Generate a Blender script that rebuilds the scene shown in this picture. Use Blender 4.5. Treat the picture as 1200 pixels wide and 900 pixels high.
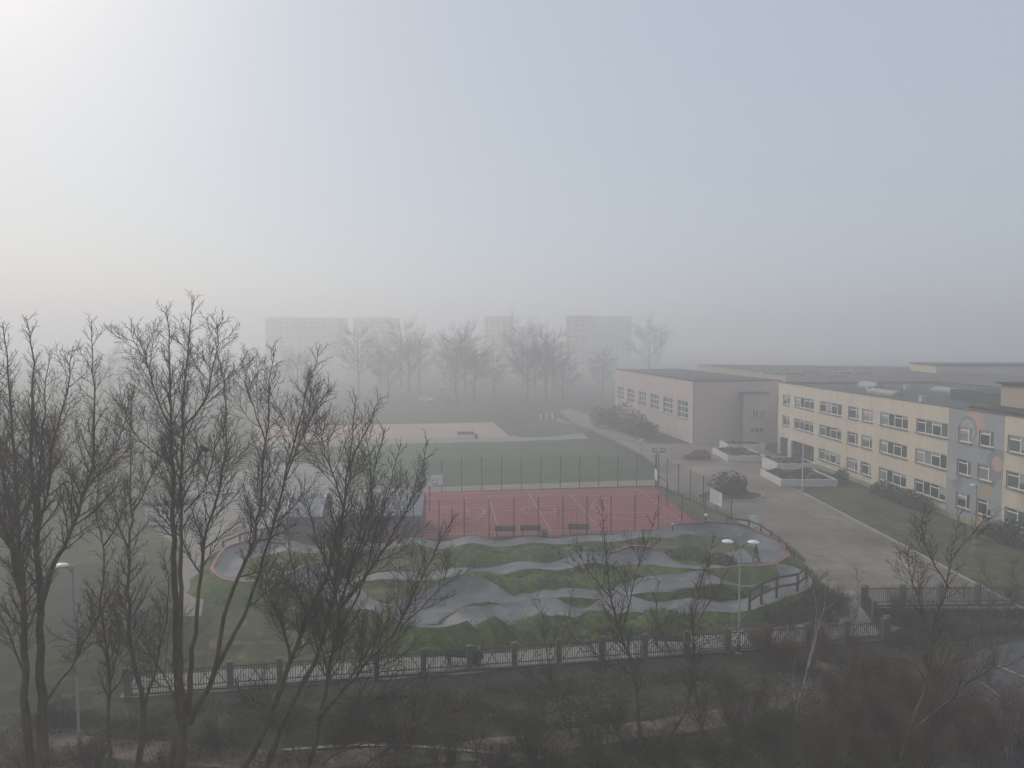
import bpy, math, random
import numpy as np
from mathutils import Vector, Matrix

scene = bpy.context.scene
for o in list(bpy.data.objects):
    bpy.data.objects.remove(o)
R = math.radians
PI = math.pi

# ------------------------------------------------------------------ camera
CAM_H, FPX, PITCH = 18.0, 867.0, R(3.63)
cam_d = bpy.data.cameras.new('camera')
cam = bpy.data.objects.new('camera', cam_d)
scene.collection.objects.link(cam)
cam.location = (0, 0, CAM_H)
cam.rotation_euler = (PI / 2 - PITCH, 0, 0)
cam_d.sensor_width = 36.0
cam_d.lens = 36.0 * FPX / 1200.0
cam_d.clip_start = 0.2
cam_d.clip_end = 4000
scene.camera = cam

# ------------------------------------------------------------------ sky, sun, exposure
SUN_AZ, SUN_EL = -39.0, 32.0          # degrees: to the left of the view, above the frame's left edge
world = bpy.data.worlds.new('World')
scene.world = world
world.use_nodes = True
wn = world.node_tree
sky = wn.nodes.new('ShaderNodeTexSky')
sky.sky_type = 'NISHITA'
sky.sun_disc = False
sky.sun_elevation = R(SUN_EL)
sky.sun_rotation = R(SUN_AZ)
sky.air_density = 1.0
sky.dust_density = 2.2
sky.ozone_density = 1.2
bg = wn.nodes['Background']
bg.inputs['Strength'].default_value = 0.12
veil = wn.nodes.new('ShaderNodeMix')          # thin high mist evenly over the whole sky
veil.data_type = 'RGBA'
veil.inputs[0].default_value = 0.82
veil.inputs[7].default_value = (4.45, 4.95, 5.6, 1)
wn.links.new(sky.outputs[0], veil.inputs[6])
wn.links.new(veil.outputs[2], bg.inputs['Color'])

sun_d = bpy.data.lights.new('sun', 'SUN')
sun_d.energy = 1.75
sun_d.angle = R(12)
sun_d.color = (1.0, 0.90, 0.75)
sun = bpy.data.objects.new('sun', sun_d)
scene.collection.objects.link(sun)
sd = Vector((math.sin(R(SUN_AZ)) * math.cos(R(SUN_EL)), math.cos(R(SUN_AZ)) * math.cos(R(SUN_EL)), math.sin(R(SUN_EL))))
sun.rotation_euler = sd.to_track_quat('Z', 'Y').to_euler()

scene.view_settings.view_transform = 'Standard'
scene.view_settings.look = 'None'
scene.view_settings.exposure = -0.10
scene.view_settings.gamma = 1.0
scene.view_settings.use_curve_mapping = False
HAZE_DENSITY, HAZE_TOP = 0.0044, 33.5
cy = scene.cycles
cy.max_bounces = 10
cy.diffuse_bounces = 3
cy.glossy_bounces = 2
cy.volume_bounces = 5
cy.transparent_max_bounces = 12
cy.use_denoising = True
cy.caustics_reflective = False
cy.caustics_refractive = False

# ------------------------------------------------------------------ helpers
rng = random.Random(11)
C0 = np.array([0, 0, CAM_H])
FW = np.array([0, math.cos(PITCH), -math.sin(PITCH)])
UP = np.array([0, math.sin(PITCH), math.cos(PITCH)])

def ray(px, py):
    return FW + np.array([1.0, 0, 0]) * (px - 600) / FPX + UP * (450 - py) / FPX

def G(px, py, z=0.0):
    """ground point (height z) surveyed from the photograph"""
    d = ray(px, py)
    return C0 + d * (z - CAM_H) / d[2]

def atY(px, py, Y):
    d = ray(px, py)
    return C0 + d * (Y / d[1])

def link(o, parent=None):
    scene.collection.objects.link(o)
    if parent is not None:
        o.parent = parent
    return o

def tag(o, label=None, cat=None, group=None, kind=None):
    if label: o['label'] = label
    if cat: o['category'] = cat
    if group: o['group'] = group
    if kind: o['kind'] = kind
    return o

def thing(name, label, cat, loc=(0, 0, 0), rz=0.0, group=None):
    o = bpy.data.objects.new(name, None)
    o.empty_display_size = 0.5
    link(o)
    o.location = loc
    o.rotation_euler = (0, 0, rz)
    return tag(o, label, cat, group)

def kids(o):
    return [c for c in scene.collection.objects if c.parent == o]

_children = {}
def copy_tree(o, parent=None):
    c = o.copy()
    link(c, parent)
    for ch in o.children:
        copy_tree(ch, c)
    return c

class MB:
    """collects shapes, builds ONE mesh object"""
    def __init__(s):
        s.v, s.f, s.m = [], [], []
    def add(s, vs, fs, mi=0):
        b = len(s.v)
        s.v += [tuple(map(float, p)) for p in vs]
        s.f += [tuple(b + i for i in f) for f in fs]
        s.m += [mi] * len(fs)
    def box(s, x0, x1, y0, y1, z0, z1, mi=0):
        s.add([(x0, y0, z0), (x1, y0, z0), (x1, y1, z0), (x0, y1, z0), (x0, y0, z1), (x1, y0, z1), (x1, y1, z1), (x0, y1, z1)],
              [(3, 2, 1, 0), (4, 5, 6, 7), (0, 1, 5, 4), (1, 2, 6, 5), (2, 3, 7, 6), (3, 0, 4, 7)], mi)
    def bar(s, a, b, w, h, mi=0, up=(0, 0, 1)):
        a, b = Vector(a), Vector(b)
        d = (b - a).normalized()
        u = d.cross(Vector(up))
        if u.length < 1e-4: u = d.cross(Vector((1, 0, 0)))
        u.normalize()
        n = u.cross(d)
        u, n = u * w / 2, n * h / 2
        s.add([a - u - n, a + u - n, a + u + n, a - u + n, b - u - n, b + u - n, b + u + n, b - u + n],
              [(3, 2, 1, 0), (4, 5, 6, 7), (0, 1, 5, 4), (1, 2, 6, 5), (2, 3, 7, 6), (3, 0, 4, 7)], mi)
    def tube(s, pts, r, n=8, mi=0, cap=True):
        pts = [Vector(p) for p in pts]
        rs = r if isinstance(r, (list, tuple)) else [r] * len(pts)
        vs, fs = [], []
        for i, p in enumerate(pts):
            d = (pts[min(i + 1, len(pts) - 1)] - pts[max(i - 1, 0)]).normalized()
            u = d.cross(Vector((0.13, 0.05, 1)) if abs(d.z) < 0.95 else Vector((1, 0, 0))).normalized()
            w = d.cross(u)
            for k in range(n):
                a = 2 * PI * k / n
                vs.append(p + (u * math.cos(a) + w * math.sin(a)) * rs[i])
        for i in range(len(pts) - 1):
            for k in range(n):
                fs.append((i * n + k, i * n + (k + 1) % n, (i + 1) * n + (k + 1) % n, (i + 1) * n + k))
        if cap:
            fs.append(tuple(range(n))[::-1])
            fs.append(tuple((len(pts) - 1) * n + k for k in range(n)))
        s.add(vs, fs, mi)
    def lathe(s, prof, n=14, c=(0, 0, 0), mi=0):
        vs = [(c[0] + r * math.cos(2 * PI * k / n), c[1] + r * math.sin(2 * PI * k / n), c[2] + z) for r, z in prof for k in range(n)]
        fs = [(i * n + k, i * n + (k + 1) % n, (i + 1) * n + (k + 1) % n, (i + 1) * n + k) for i in range(len(prof) - 1) for k in range(n)]
        s.add(vs, fs, mi)
    def prism(s, poly, z0, z1, mi=0):
        n = len(poly)
        s.add([(p[0], p[1], z0) for p in poly] + [(p[0], p[1], z1) for p in poly],
              [tuple(range(n))[::-1], tuple(range(n, 2 * n))] + [(i, (i + 1) % n, n + (i + 1) % n, n + i) for i in range(n)], mi)
    def ball(s, c, r, n=8, m=6, mi=0, sc=(1, 1, 1)):
        vs, fs = [], []
        for i in range(m + 1):
            t = PI * i / m
            for k in range(n):
                a = 2 * PI * k / n
                vs.append((c[0] + sc[0] * r * math.sin(t) * math.cos(a), c[1] + sc[1] * r * math.sin(t) * math.sin(a), c[2] + sc[2] * r * math.cos(t)))
        for i in range(m):
            for k in range(n):
                fs.append((i * n + k, (i + 1) * n + k, (i + 1) * n + (k + 1) % n, i * n + (k + 1) % n))
        s.add(vs, fs, mi)
    def mesh(s, name, mats, smooth=False):
        me = bpy.data.meshes.new(name)
        me.from_pydata(s.v, [], s.f)
        for m in (mats if isinstance(mats, (list, tuple)) else [mats]):
            me.materials.append(m)
        if any(s.m):
            me.polygons.foreach_set('material_index', s.m)
        if smooth:
            me.polygons.foreach_set('use_smooth', [True] * len(me.polygons))
        me.update()
        return me
    def build(s, name, mats, parent=None, smooth=False, kind=None, loc=None):
        o = bpy.data.objects.new(name, s.mesh(name, mats, smooth))
        link(o, parent)
        if loc is not None: o.location = loc
        if kind: o['kind'] = kind
        return o

def catmull(pts, n):
    """resample a polyline smoothly to n points"""
    P = np.array(pts, float)
    if len(P) == 2:
        t = np.linspace(0, 1, n)[:, None]
        return P[0] * (1 - t) + P[1] * t
    E = np.vstack([2 * P[0] - P[1], P, 2 * P[-1] - P[-2]])
    ln = np.concatenate([[0], np.cumsum(np.linalg.norm(np.diff(P, axis=0), axis=1))])
    out = []
    for s in np.linspace(0, ln[-1], n):
        i = min(max(np.searchsorted(ln, s) - 1, 0), len(P) - 2)
        t = (s - ln[i]) / max(ln[i + 1] - ln[i], 1e-9)
        a, b, c, d = E[i], E[i + 1], E[i + 2], E[i + 3]
        out.append(0.5 * ((2 * b) + (c - a) * t + (2 * a - 5 * b + 4 * c - d) * t * t + (3 * b - a - 3 * c + d) * t ** 3))
    return np.array(out)

class Tubes:
    """many tapered twigs batched by (points, sides); local to origin"""
    def __init__(s): s.g = {}
    def add(s, pts, rad, sides):
        s.g.setdefault((len(pts), sides), []).append((pts, rad))
    def build(s, name, mat, parent=None, origin=(0, 0, 0), kind=None):
        vs, fs, base = [], [], 0
        for (n, sd_), lst in s.g.items():
            P = np.array([a for a, _ in lst], float) - np.array(origin, float)
            Rr = np.array([b for _, b in lst], float)
            T = np.empty_like(P)
            T[:, 1:-1] = P[:, 2:] - P[:, :-2] if n > 2 else 0
            T[:, 0] = P[:, 1] - P[:, 0]
            T[:, -1] = P[:, -1] - P[:, -2]
            T /= np.linalg.norm(T, axis=2, keepdims=True) + 1e-9
            ref = np.where(np.abs(T[:, :1, 2:3]) > 0.9, np.array([[[1.0, 0.1, 0]]]), np.array([[[0.1, 0.05, 1.0]]]))
            U = np.cross(T, np.broadcast_to(ref, T.shape))
            U /= np.linalg.norm(U, axis=2, keepdims=True) + 1e-9
            W = np.cross(T, U)
            ang = np.arange(sd_) * 2 * PI / sd_
            V = P[:, :, None, :] + Rr[:, :, None, None] * (U[:, :, None, :] * np.cos(ang)[None, None, :, None] + W[:, :, None, :] * np.sin(ang)[None, None, :, None])
            vs.append(V.reshape(-1, 3))
            k = len(lst)
            idx = base + np.arange(k * n * sd_).reshape(k, n, sd_)
            nx = np.roll(idx, -1, axis=2)
            fs.append(np.stack([idx[:, :-1], nx[:, :-1], nx[:, 1:], idx[:, 1:]], axis=-1).reshape(-1, 4))
            base += k * n * sd_
        V = np.concatenate(vs); F = np.concatenate(fs)
        me = quad_mesh(name, V, F, mat)
        o = bpy.data.objects.new(name, me)
        link(o, parent)
        if kind: o['kind'] = kind
        return o

def quad_mesh(name, V, F, mat, smooth=True):
    me = bpy.data.meshes.new(name)
    k = F.shape[1]
    me.vertices.add(len(V)); me.vertices.foreach_set('co', V.astype(np.float32).ravel())
    me.loops.add(F.size); me.loops.foreach_set('vertex_index', F.astype(np.int32).ravel())
    me.polygons.add(len(F)); me.polygons.foreach_set('loop_start', np.arange(0, F.size, k, dtype=np.int32))
    if smooth: me.polygons.foreach_set('use_smooth', np.ones(len(F), dtype=bool))
    me.update(calc_edges=True)
    me.validate()
    me.materials.append(mat)
    return me

# ------------------------------------------------------------------ materials
def mat(name, col, rough=0.85, var=0.18, scale=1.2, bump=0.0, bscale=30.0, col2=None, col3=None, scale2=None, metal=0.0, spec=0.4, coord='Object', stretch=None):
    m = bpy.data.materials.new(name)
    m.use_nodes = True
    nt = m.node_tree
    b = nt.nodes['Principled BSDF']
    b.inputs['Roughness'].default_value = rough
    b.inputs['Metallic'].default_value = metal
    b.inputs['Specular IOR Level'].default_value = spec
    tc = nt.nodes.new('ShaderNodeTexCoord')
    src = tc.outputs[coord]
    if stretch:
        mp = nt.nodes.new('ShaderNodeMapping')
        mp.inputs['Scale'].default_value = stretch
        nt.links.new(src, mp.inputs[0]); src = mp.outputs[0]
    n1 = nt.nodes.new('ShaderNodeTexNoise'); n1.inputs['Scale'].default_value = scale; n1.inputs['Detail'].default_value = 8; n1.inputs['Roughness'].default_value = 0.62
    nt.links.new(src, n1.inputs['Vector'])
    rp = nt.nodes.new('ShaderNodeValToRGB')
    c1 = tuple(max(0, c * (1 - var)) for c in col) + (1,)
    c2 = (tuple(c * (1 + var) for c in col) if col2 is None else tuple(col2)) + (1,)
    rp.color_ramp.elements[0].position = 0.32; rp.color_ramp.elements[0].color = c1
    rp.color_ramp.elements[1].position = 0.68; rp.color_ramp.elements[1].color = c2
    nt.links.new(n1.outputs['Fac'], rp.inputs[0])
    out = rp.outputs[0]
    n2 = nt.nodes.new('ShaderNodeTexNoise'); n2.inputs['Scale'].default_value = scale2 or scale * 9; n2.inputs['Detail'].default_value = 5
    nt.links.new(src, n2.inputs['Vector'])
    if col3 is not None:
        r2 = nt.nodes.new('ShaderNodeValToRGB')
        r2.color_ramp.elements[0].position = 0.52; r2.color_ramp.elements[0].color = (0, 0, 0, 1)
        r2.color_ramp.elements[1].position = 0.70; r2.color_ramp.elements[1].color = (1, 1, 1, 1)
        nt.links.new(n2.outputs['Fac'], r2.inputs[0])
        mx = nt.nodes.new('ShaderNodeMix'); mx.data_type = 'RGBA'
        nt.links.new(r2.outputs[0], mx.inputs[0]); nt.links.new(out, mx.inputs[6]); mx.inputs[7].default_value = tuple(col3) + (1,)
        out = mx.outputs[2]
    nt.links.new(out, b.inputs['Base Color'])
    if bump:
        n3 = nt.nodes.new('ShaderNodeTexNoise'); n3.inputs['Scale'].default_value = bscale; n3.inputs['Detail'].default_value = 4
        nt.links.new(src, n3.inputs['Vector'])
        bp = nt.nodes.new('ShaderNodeBump'); bp.inputs['Strength'].default_value = bump; bp.inputs['Distance'].default_value = 0.05
        nt.links.new(n3.outputs['Fac'], bp.inputs['Height']); nt.links.new(bp.outputs[0], b.inputs['Normal'])
    m['out'] = 1
    return m

def col_link(m):
    """the socket feeding Base Color"""
    b = m.node_tree.nodes['Principled BSDF']
    return b.inputs['Base Color'].links[0].from_socket

def add_joints(m, w, h, col, mortar=0.02, strength=1.0, axes=None):
    """slab or panel joints too far off to model, mixed into the colour"""
    nt = m.node_tree
    src = col_link(m)
    tc = nt.nodes.new('ShaderNodeTexCoord')
    mp = nt.nodes.new('ShaderNodeMapping')
    if axes == 'xz': mp.inputs['Rotation'].default_value = (-PI / 2, 0, 0)
    nt.links.new(tc.outputs['Object'], mp.inputs[0])
    br = nt.nodes.new('ShaderNodeTexBrick')
    br.inputs['Scale'].default_value = 1.0
    br.inputs['Brick Width'].default_value = w; br.inputs['Row Height'].default_value = h
    br.inputs['Mortar Size'].default_value = mortar
    br.offset = 0.0
    nt.links.new(mp.outputs[0], br.inputs['Vector'])
    mx = nt.nodes.new('ShaderNodeMix'); mx.data_type = 'RGBA'
    mlt = nt.nodes.new('ShaderNodeMath'); mlt.operation = 'MULTIPLY'; mlt.inputs[1].default_value = strength
    nt.links.new(br.outputs['Fac'], mlt.inputs[0]); nt.links.new(mlt.outputs[0], mx.inputs[0])
    nt.links.new(src, mx.inputs[6]); mx.inputs[7].default_value = tuple(col) + (1,)
    nt.links.new(mx.outputs[2], nt.nodes['Principled BSDF'].inputs['Base Color'])
    return m

M = {}
M['grass'] = mat('grass_ground', (0.010, 0.016, 0.004), 0.95, 0.35, 0.12, 0.7, 6.0, col2=(0.046, 0.052, 0.014), col3=(0.095, 0.068, 0.036), scale2=1.1)
M['lawn'] = mat('lawn_ground', (0.034, 0.044, 0.018), 0.95, 0.35, 0.22, 0.7, 9.0, col2=(0.088, 0.096, 0.032), col3=(0.145, 0.122, 0.060), scale2=1.0)
M['mound'] = mat('mound_grass', (0.026, 0.046, 0.010), 0.95, 0.35, 0.5, 0.9, 8.0, col2=(0.095, 0.145, 0.026), col3=(0.150, 0.145, 0.045), scale2=2.2)
M['turf'] = mat('artificial_turf', (0.026, 0.066, 0.026), 0.9, 0.25, 0.10, 0.2, 20, col2=(0.050, 0.100, 0.040), col3=(0.045, 0.078, 0.034), scale2=0.6)
M['court'] = mat('red_court', (0.235, 0.050, 0.056), 0.85, 0.25, 0.16, 0.0, col3=(0.18, 0.048, 0.052), scale2=0.9)
M['sand'] = mat('clay_pit', (0.40, 0.27, 0.23), 0.95, 0.15, 0.2, col2=(0.36, 0.29, 0.25))
M['line'] = mat('line_paint', (0.38, 0.27, 0.26), 0.8, 0.25, 3.0)
M['yard'] = add_joints(mat('yard_paving', (0.17, 0.148, 0.122), 0.9, 0.35, 0.13, 0.35, 3.0, col2=(0.29, 0.255, 0.21), col3=(0.175, 0.13, 0.112), scale2=0.42), 3.0, 2.0, (0.085, 0.075, 0.06), 0.05, 0.75)
M['path'] = mat('path_concrete', (0.24, 0.225, 0.205), 0.9, 0.2, 0.5, 0.2, 8.0, col3=(0.18, 0.165, 0.14), scale2=2.5)
M['dirt'] = mat('dirt_path', (0.15, 0.115, 0.095), 0.95, 0.25, 0.7, 0.6, 10, col2=(0.22, 0.175, 0.15), col3=(0.08, 0.072, 0.045), scale2=2.0)
M['asphalt'] = mat('asphalt', (0.058, 0.058, 0.062), 0.75, 0.2, 0.5, 0.25, 40, col2=(0.085, 0.085, 0.088), col3=(0.07, 0.068, 0.066), scale2=2.5)
M['footpath'] = mat('worn_footpath', (0.020, 0.021, 0.011), 0.9, 0.3, 0.30, 0.5, 12, col2=(0.052, 0.048, 0.036), col3=(0.044, 0.044, 0.018), scale2=1.2)
M['track'] = mat('track_asphalt', (0.062, 0.066, 0.076), 0.44, 0.28, 0.30, 0.35, 14, col2=(0.155, 0.158, 0.166), col3=(0.185, 0.180, 0.172), scale2=0.9, spec=0.6)
M['kerb'] = mat('kerb_concrete', (0.36, 0.35, 0.33), 0.9, 0.15, 2.0)
M['red_edge'] = mat('red_edge_paint', (0.30, 0.10, 0.10), 0.7, 0.35, 2.0)
M['soil'] = mat('soil_bed', (0.05, 0.045, 0.03), 0.95, 0.4, 1.5, 0.8, 8.0, col2=(0.07, 0.07, 0.035))
M['beige'] = mat('beige_render', (0.66, 0.575, 0.455), 0.9, 0.06, 0.35, 0.08, 30, col3=(0.55, 0.475, 0.37), scale2=0.9, stretch=(1, 1, 0.22))
M['peach'] = mat('peach_render', (0.47, 0.38, 0.30), 0.9, 0.07, 0.3)
M['white_render'] = mat('white_render', (0.62, 0.60, 0.57), 0.9, 0.12, 1.2, col3=(0.48, 0.46, 0.43), scale2=3.0)
M['plinth'] = mat('plinth_render', (0.34, 0.32, 0.21), 0.9, 0.15, 1.0)
M['gym'] = add_joints(mat('gym_panels', (0.58, 0.475, 0.45), 0.9, 0.08, 0.4), 6.0, 1.5, (0.27, 0.24, 0.23), 0.035, 0.6, 'xz')
M['gym_front'] = add_joints(mat('gym_front_panels', (0.54, 0.425, 0.40), 0.9, 0.08, 0.4), 6.0, 0.75, (0.36, 0.31, 0.30), 0.05, 0.6, 'xz')
M['roof'] = mat('roof_bitumen', (0.075, 0.082, 0.080), 0.85, 0.25, 0.15, 0.2, 10, col2=(0.11, 0.118, 0.112), col3=(0.06, 0.066, 0.066), scale2=0.9)
M['roof_dark'] = mat('roof_dark', (0.05, 0.05, 0.055), 0.8, 0.2, 0.4)
M['coping'] = mat('parapet_coping', (0.12, 0.12, 0.115), 0.6, 0.15, 1.0)
M['frame'] = mat('window_frame_white', (0.86, 0.86, 0.84), 0.5, 0.05, 2.0)
M['sill'] = mat('sill_metal', (0.20, 0.19, 0.17), 0.5, 0.1, 2.0)
def glass(name, col, var=0.3):
    return mat(name, col, 0.12, var, 0.8, spec=0.5)
M['glass'] = glass('pane_dark', (0.035, 0.042, 0.046))
M['glass_curtain'] = glass('pane_curtained', (0.24, 0.26, 0.24), 0.15)
M['glass_mid'] = glass('pane_blinds', (0.10, 0.125, 0.12), 0.2)
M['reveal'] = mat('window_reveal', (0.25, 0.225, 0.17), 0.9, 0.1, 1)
M['steel'] = mat('galvanised_steel', (0.22, 0.225, 0.23), 0.5, 0.12, 3.0, metal=0.3)
M['dark_steel'] = mat('dark_steel', (0.045, 0.05, 0.05), 0.55, 0.15, 3.0)
M['fence_post'] = mat('fence_pillar', (0.125, 0.112, 0.10), 0.9, 0.25, 4.0, 0.3, 20)
M['picket'] = mat('picket_paint', (0.05, 0.048, 0.046), 0.6, 0.15, 3.0)
M['wood'] = mat('weathered_wood', (0.085, 0.065, 0.052), 0.85, 0.3, 3.0, 0.3, 25, stretch=(1, 1, 6))
M['white_plastic'] = mat('white_plastic', (0.80, 0.80, 0.79), 0.35, 0.03, 3.0)
M['sign_white'] = mat('sign_white', (0.72, 0.73, 0.72), 0.5, 0.04, 2.0)
M['sign_text'] = mat('sign_print', (0.34, 0.36, 0.38), 0.6, 0.1, 6.0)
M['bark'] = mat('bark_dark', (0.060, 0.042, 0.026), 0.95, 0.35, 2.5, 0.9, 25, col2=(0.190, 0.128, 0.072), col3=(0.105, 0.100, 0.038), scale2=5.0, stretch=(1, 1, 0.35))
M['twig'] = mat('twig_bark', (0.080, 0.056, 0.038), 0.9, 0.3, 1.0)
M['twig_red'] = mat('twig_reddish', (0.145, 0.080, 0.050), 0.9, 0.3, 1.0)
M['twig_olive'] = mat('twig_olive', (0.070, 0.060, 0.028), 0.9, 0.3, 1.0)
M['birch'] = mat('birch_bark', (0.40, 0.37, 0.34), 0.8, 0.3, 3.0, 0.2, 20, col3=(0.10, 0.085, 0.07), scale2=8.0, stretch=(1, 1, 1.6))
M['pale_bark'] = mat('pale_bark', (0.19, 0.175, 0.15), 0.9, 0.3, 2.5, 0.3, 20, col3=(0.08, 0.07, 0.06), scale2=6.0)
M['leaf_dark'] = mat('evergreen_leaves', (0.036, 0.042, 0.027), 0.85, 0.4, 1.5, col2=(0.065, 0.066, 0.042))
M['leaf_brown'] = mat('brown_shrub', (0.062, 0.050, 0.042), 0.9, 0.35, 1.5)
M['far_twig'] = mat('far_tree_twigs', (0.05, 0.046, 0.042), 0.9, 0.3, 0.6)
M['straw'] = mat('dry_grass_blades', (0.070, 0.068, 0.034), 0.9, 0.4, 0.5, col2=(0.155, 0.135, 0.085))
M['blade'] = mat('green_grass_blades', (0.038, 0.056, 0.014), 0.9, 0.4, 0.4, col2=(0.105, 0.125, 0.034))
M['litter'] = mat('leaf_litter', (0.16, 0.118, 0.098), 0.9, 0.35, 0.8, col2=(0.26, 0.20, 0.175))
M['cream'] = mat('cream_block', (0.60, 0.50, 0.33), 0.9, 0.06, 0.2)
M['pale_blue'] = mat('pale_blue_block', (0.30, 0.38, 0.44), 0.9, 0.06, 0.2)
M['block_grey'] = mat('grey_block', (0.44, 0.41, 0.38), 0.9, 0.08, 0.2)
M['shed_front'] = mat('shed_dark_boards', (0.12, 0.123, 0.15), 0.7, 0.12, 1.0)
M['shed_roof'] = mat('shed_roof_sheet', (0.27, 0.275, 0.30), 0.5, 0.1, 0.8)
M['car_red'] = mat('red_car_paint', (0.20, 0.022, 0.028), 0.35, 0.06, 1.0, spec=0.6)
M['car_white'] = mat('white_car_paint', (0.72, 0.72, 0.72), 0.3, 0.05, 1.0, spec=0.6)
M['car_grey'] = mat('grey_car_paint', (0.16, 0.17, 0.19), 0.3, 0.05, 1.0, spec=0.6)
M['tyre'] = mat('tyre_rubber', (0.022, 0.022, 0.022), 0.9, 0.1, 3.0)
M['rim'] = mat('wheel_rim', (0.40, 0.40, 0.41), 0.35, 0.05, 3.0, metal=0.6)
M['lens'] = mat('lamp_lens', (0.55, 0.55, 0.52), 0.15, 0.05, 3.0)
M['lens_red'] = mat('tail_lens', (0.30, 0.02, 0.02), 0.2, 0.05, 3.0)
M['skin'] = mat('skin', (0.42, 0.27, 0.21), 0.6, 0.05, 3.0)
M['jacket'] = mat('dark_jacket', (0.035, 0.034, 0.036), 0.9, 0.2, 4.0)
M['trousers'] = mat('grey_trousers', (0.12, 0.12, 0.135), 0.9, 0.2, 4.0)
M['shoe'] = mat('pale_shoe', (0.50, 0.50, 0.50), 0.7, 0.1, 4.0)
M['hair'] = mat('dark_hair', (0.03, 0.022, 0.018), 0.8, 0.2, 8.0)
M['crow'] = mat('grey_feathers', (0.05, 0.05, 0.054), 0.7, 0.25, 8.0)

# ------------------------------------------------------------------ ground sheets
def sheet(name, pts, z, m, kind='structure', sub=0):
    """flat sheet from world xy points (a fan over the outline)"""
    b = MB()
    b.add([(p[0], p[1], z) for p in pts], [tuple(range(len(pts)))])
    me = b.mesh(name, m)
    import bmesh
    bm = bmesh.new(); bm.from_mesh(me)
    bmesh.ops.triangulate(bm, faces=bm.faces[:])
    for f in bm.faces:
        if f.normal.z < 0: f.normal_flip()
    bm.to_mesh(me); bm.free()
    o = bpy.data.objects.new(name, me); link(o)
    o['kind'] = kind
    return o

def gp(*pp):
    return [G(x, y) for x, y in pp]

def smooth_outline(pts, n=60):
    P = [tuple(p[:2]) + (0,) for p in pts]
    return catmull(P + [P[0]], n)[:-1]

def strip(name, pts, w, z, m, n=40):
    """a path of even width along world points"""
    P = catmull(pts, n)[:, :2]
    T = np.gradient(P, axis=0); T /= np.linalg.norm(T, axis=1, keepdims=True)
    Nn = np.stack([-T[:, 1], T[:, 0]], 1)
    ww = np.array([w * (1 + 0.10 * math.sin(i * 1.7) + 0.06 * math.sin(i * 0.6)) for i in range(n)]) if w < 3 else np.full(n, w)
    A = P + Nn * ww[:, None] / 2; B = P - Nn * ww[:, None] / 2
    b = MB()
    b.add([(p[0], p[1], z) for p in A] + [(p[0], p[1], z) for p in B], [(i + n, i + n + 1, i + 1, i) for i in range(n - 1)])
    o = b.build(name, m); o['kind'] = 'structure'
    return o

gb = MB(); gb.add([(-1500, -90, 0), (1500, -90, 0), (1500, 1600, 0), (-1500, 1600, 0)], [(0, 1, 2, 3)])
ground = gb.build('ground', M['grass']); ground['kind'] = 'structure'

# school yard paving, and the branch of it that runs off between pitch and gym
sheet('schoolyard', gp((668, 478), (700, 490), (722, 505), (760, 520), (800, 520)) + [np.array([36, 124, 0]), np.array([40.6, 118, 0]), np.array([41.2, 96, 0]), np.array([34.2, 96, 0]), np.array([33.6, 70, 0])]
      + gp((1112, 668), (1210, 715), (1300, 716), (1010, 712), (930, 662), (905, 640), (860, 607), (772, 568), (768, 545), (752, 533), (712, 512), (672, 496), (655, 482)), 0.012, M['yard'])
sheet('running_path', gp((655, 490), (668, 496), (690, 514), (620, 517), (480, 521), (380, 524), (300, 530), (300, 519), (480, 514), (590, 512), (640, 508)), 0.020, M['path'])
sheet('clay_court', gp((300, 500), (578, 495), (590, 505), (600, 513), (480, 515), (300, 520)), 0.016, M['sand'])
sheet('football_pitch', smooth_outline(gp((400, 524), (480, 520), (590, 517.5), (660, 515.5), (700, 518), (735, 532), (764, 552), (764, 562), (720, 569), (620, 572), (500, 574.5), (420, 577)), 80), 0.024, M['turf'])
sheet('pitch_margin', gp((330, 586), (500, 577), (768, 569), (768, 562.5), (500, 571), (330, 578)), 0.030, M['path'])
sheet('sports_court', gp((462, 579), (500, 577), (766, 571), (828, 622), (700, 627), (520, 632), (452, 634)), 0.034, M['court'])
sheet('court_margin', gp((440, 637), (520, 634), (700, 629), (846, 622), (828, 621), (700, 626), (520, 631), (445, 634)), 0.038, M['lawn'])
sheet('court_bank', gp((769, 571), (860, 609), (850, 620), (830, 622)), 0.028, M['lawn'])
sheet('plaza', gp((215, 560), (330, 545), (440, 540), (470, 560), (440, 600), (335, 612), (300, 628), (246, 652), (236, 722), (204, 722), (214, 642), (180, 622)), 0.014, M['path'])
sheet('side_road', smooth_outline(gp((-200, 690), (60, 672), (140, 664), (190, 668), (196, 715), (160, 748), (60, 760), (-200, 780)), 50), 0.010, M['footpath'])
sheet('side_lawn', gp((60, 622), (180, 618), (212, 640), (210, 658), (150, 656), (60, 666)), 0.008, M['lawn'])
sheet('school_lawn', [(33.9, 84.0), (40.6, 88.5), (42.6, 88.5), (43.4, 78), (44.9, 52), (45.2, 44), (34.5, 46), (34.0, 56)], 0.022, M['lawn'])
sheet('tower_lawn', smooth_outline(gp((588, 500), (640, 494), (668, 497), (690, 505), (640, 512), (602, 511)), 30), 0.022, M['lawn'])
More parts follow.
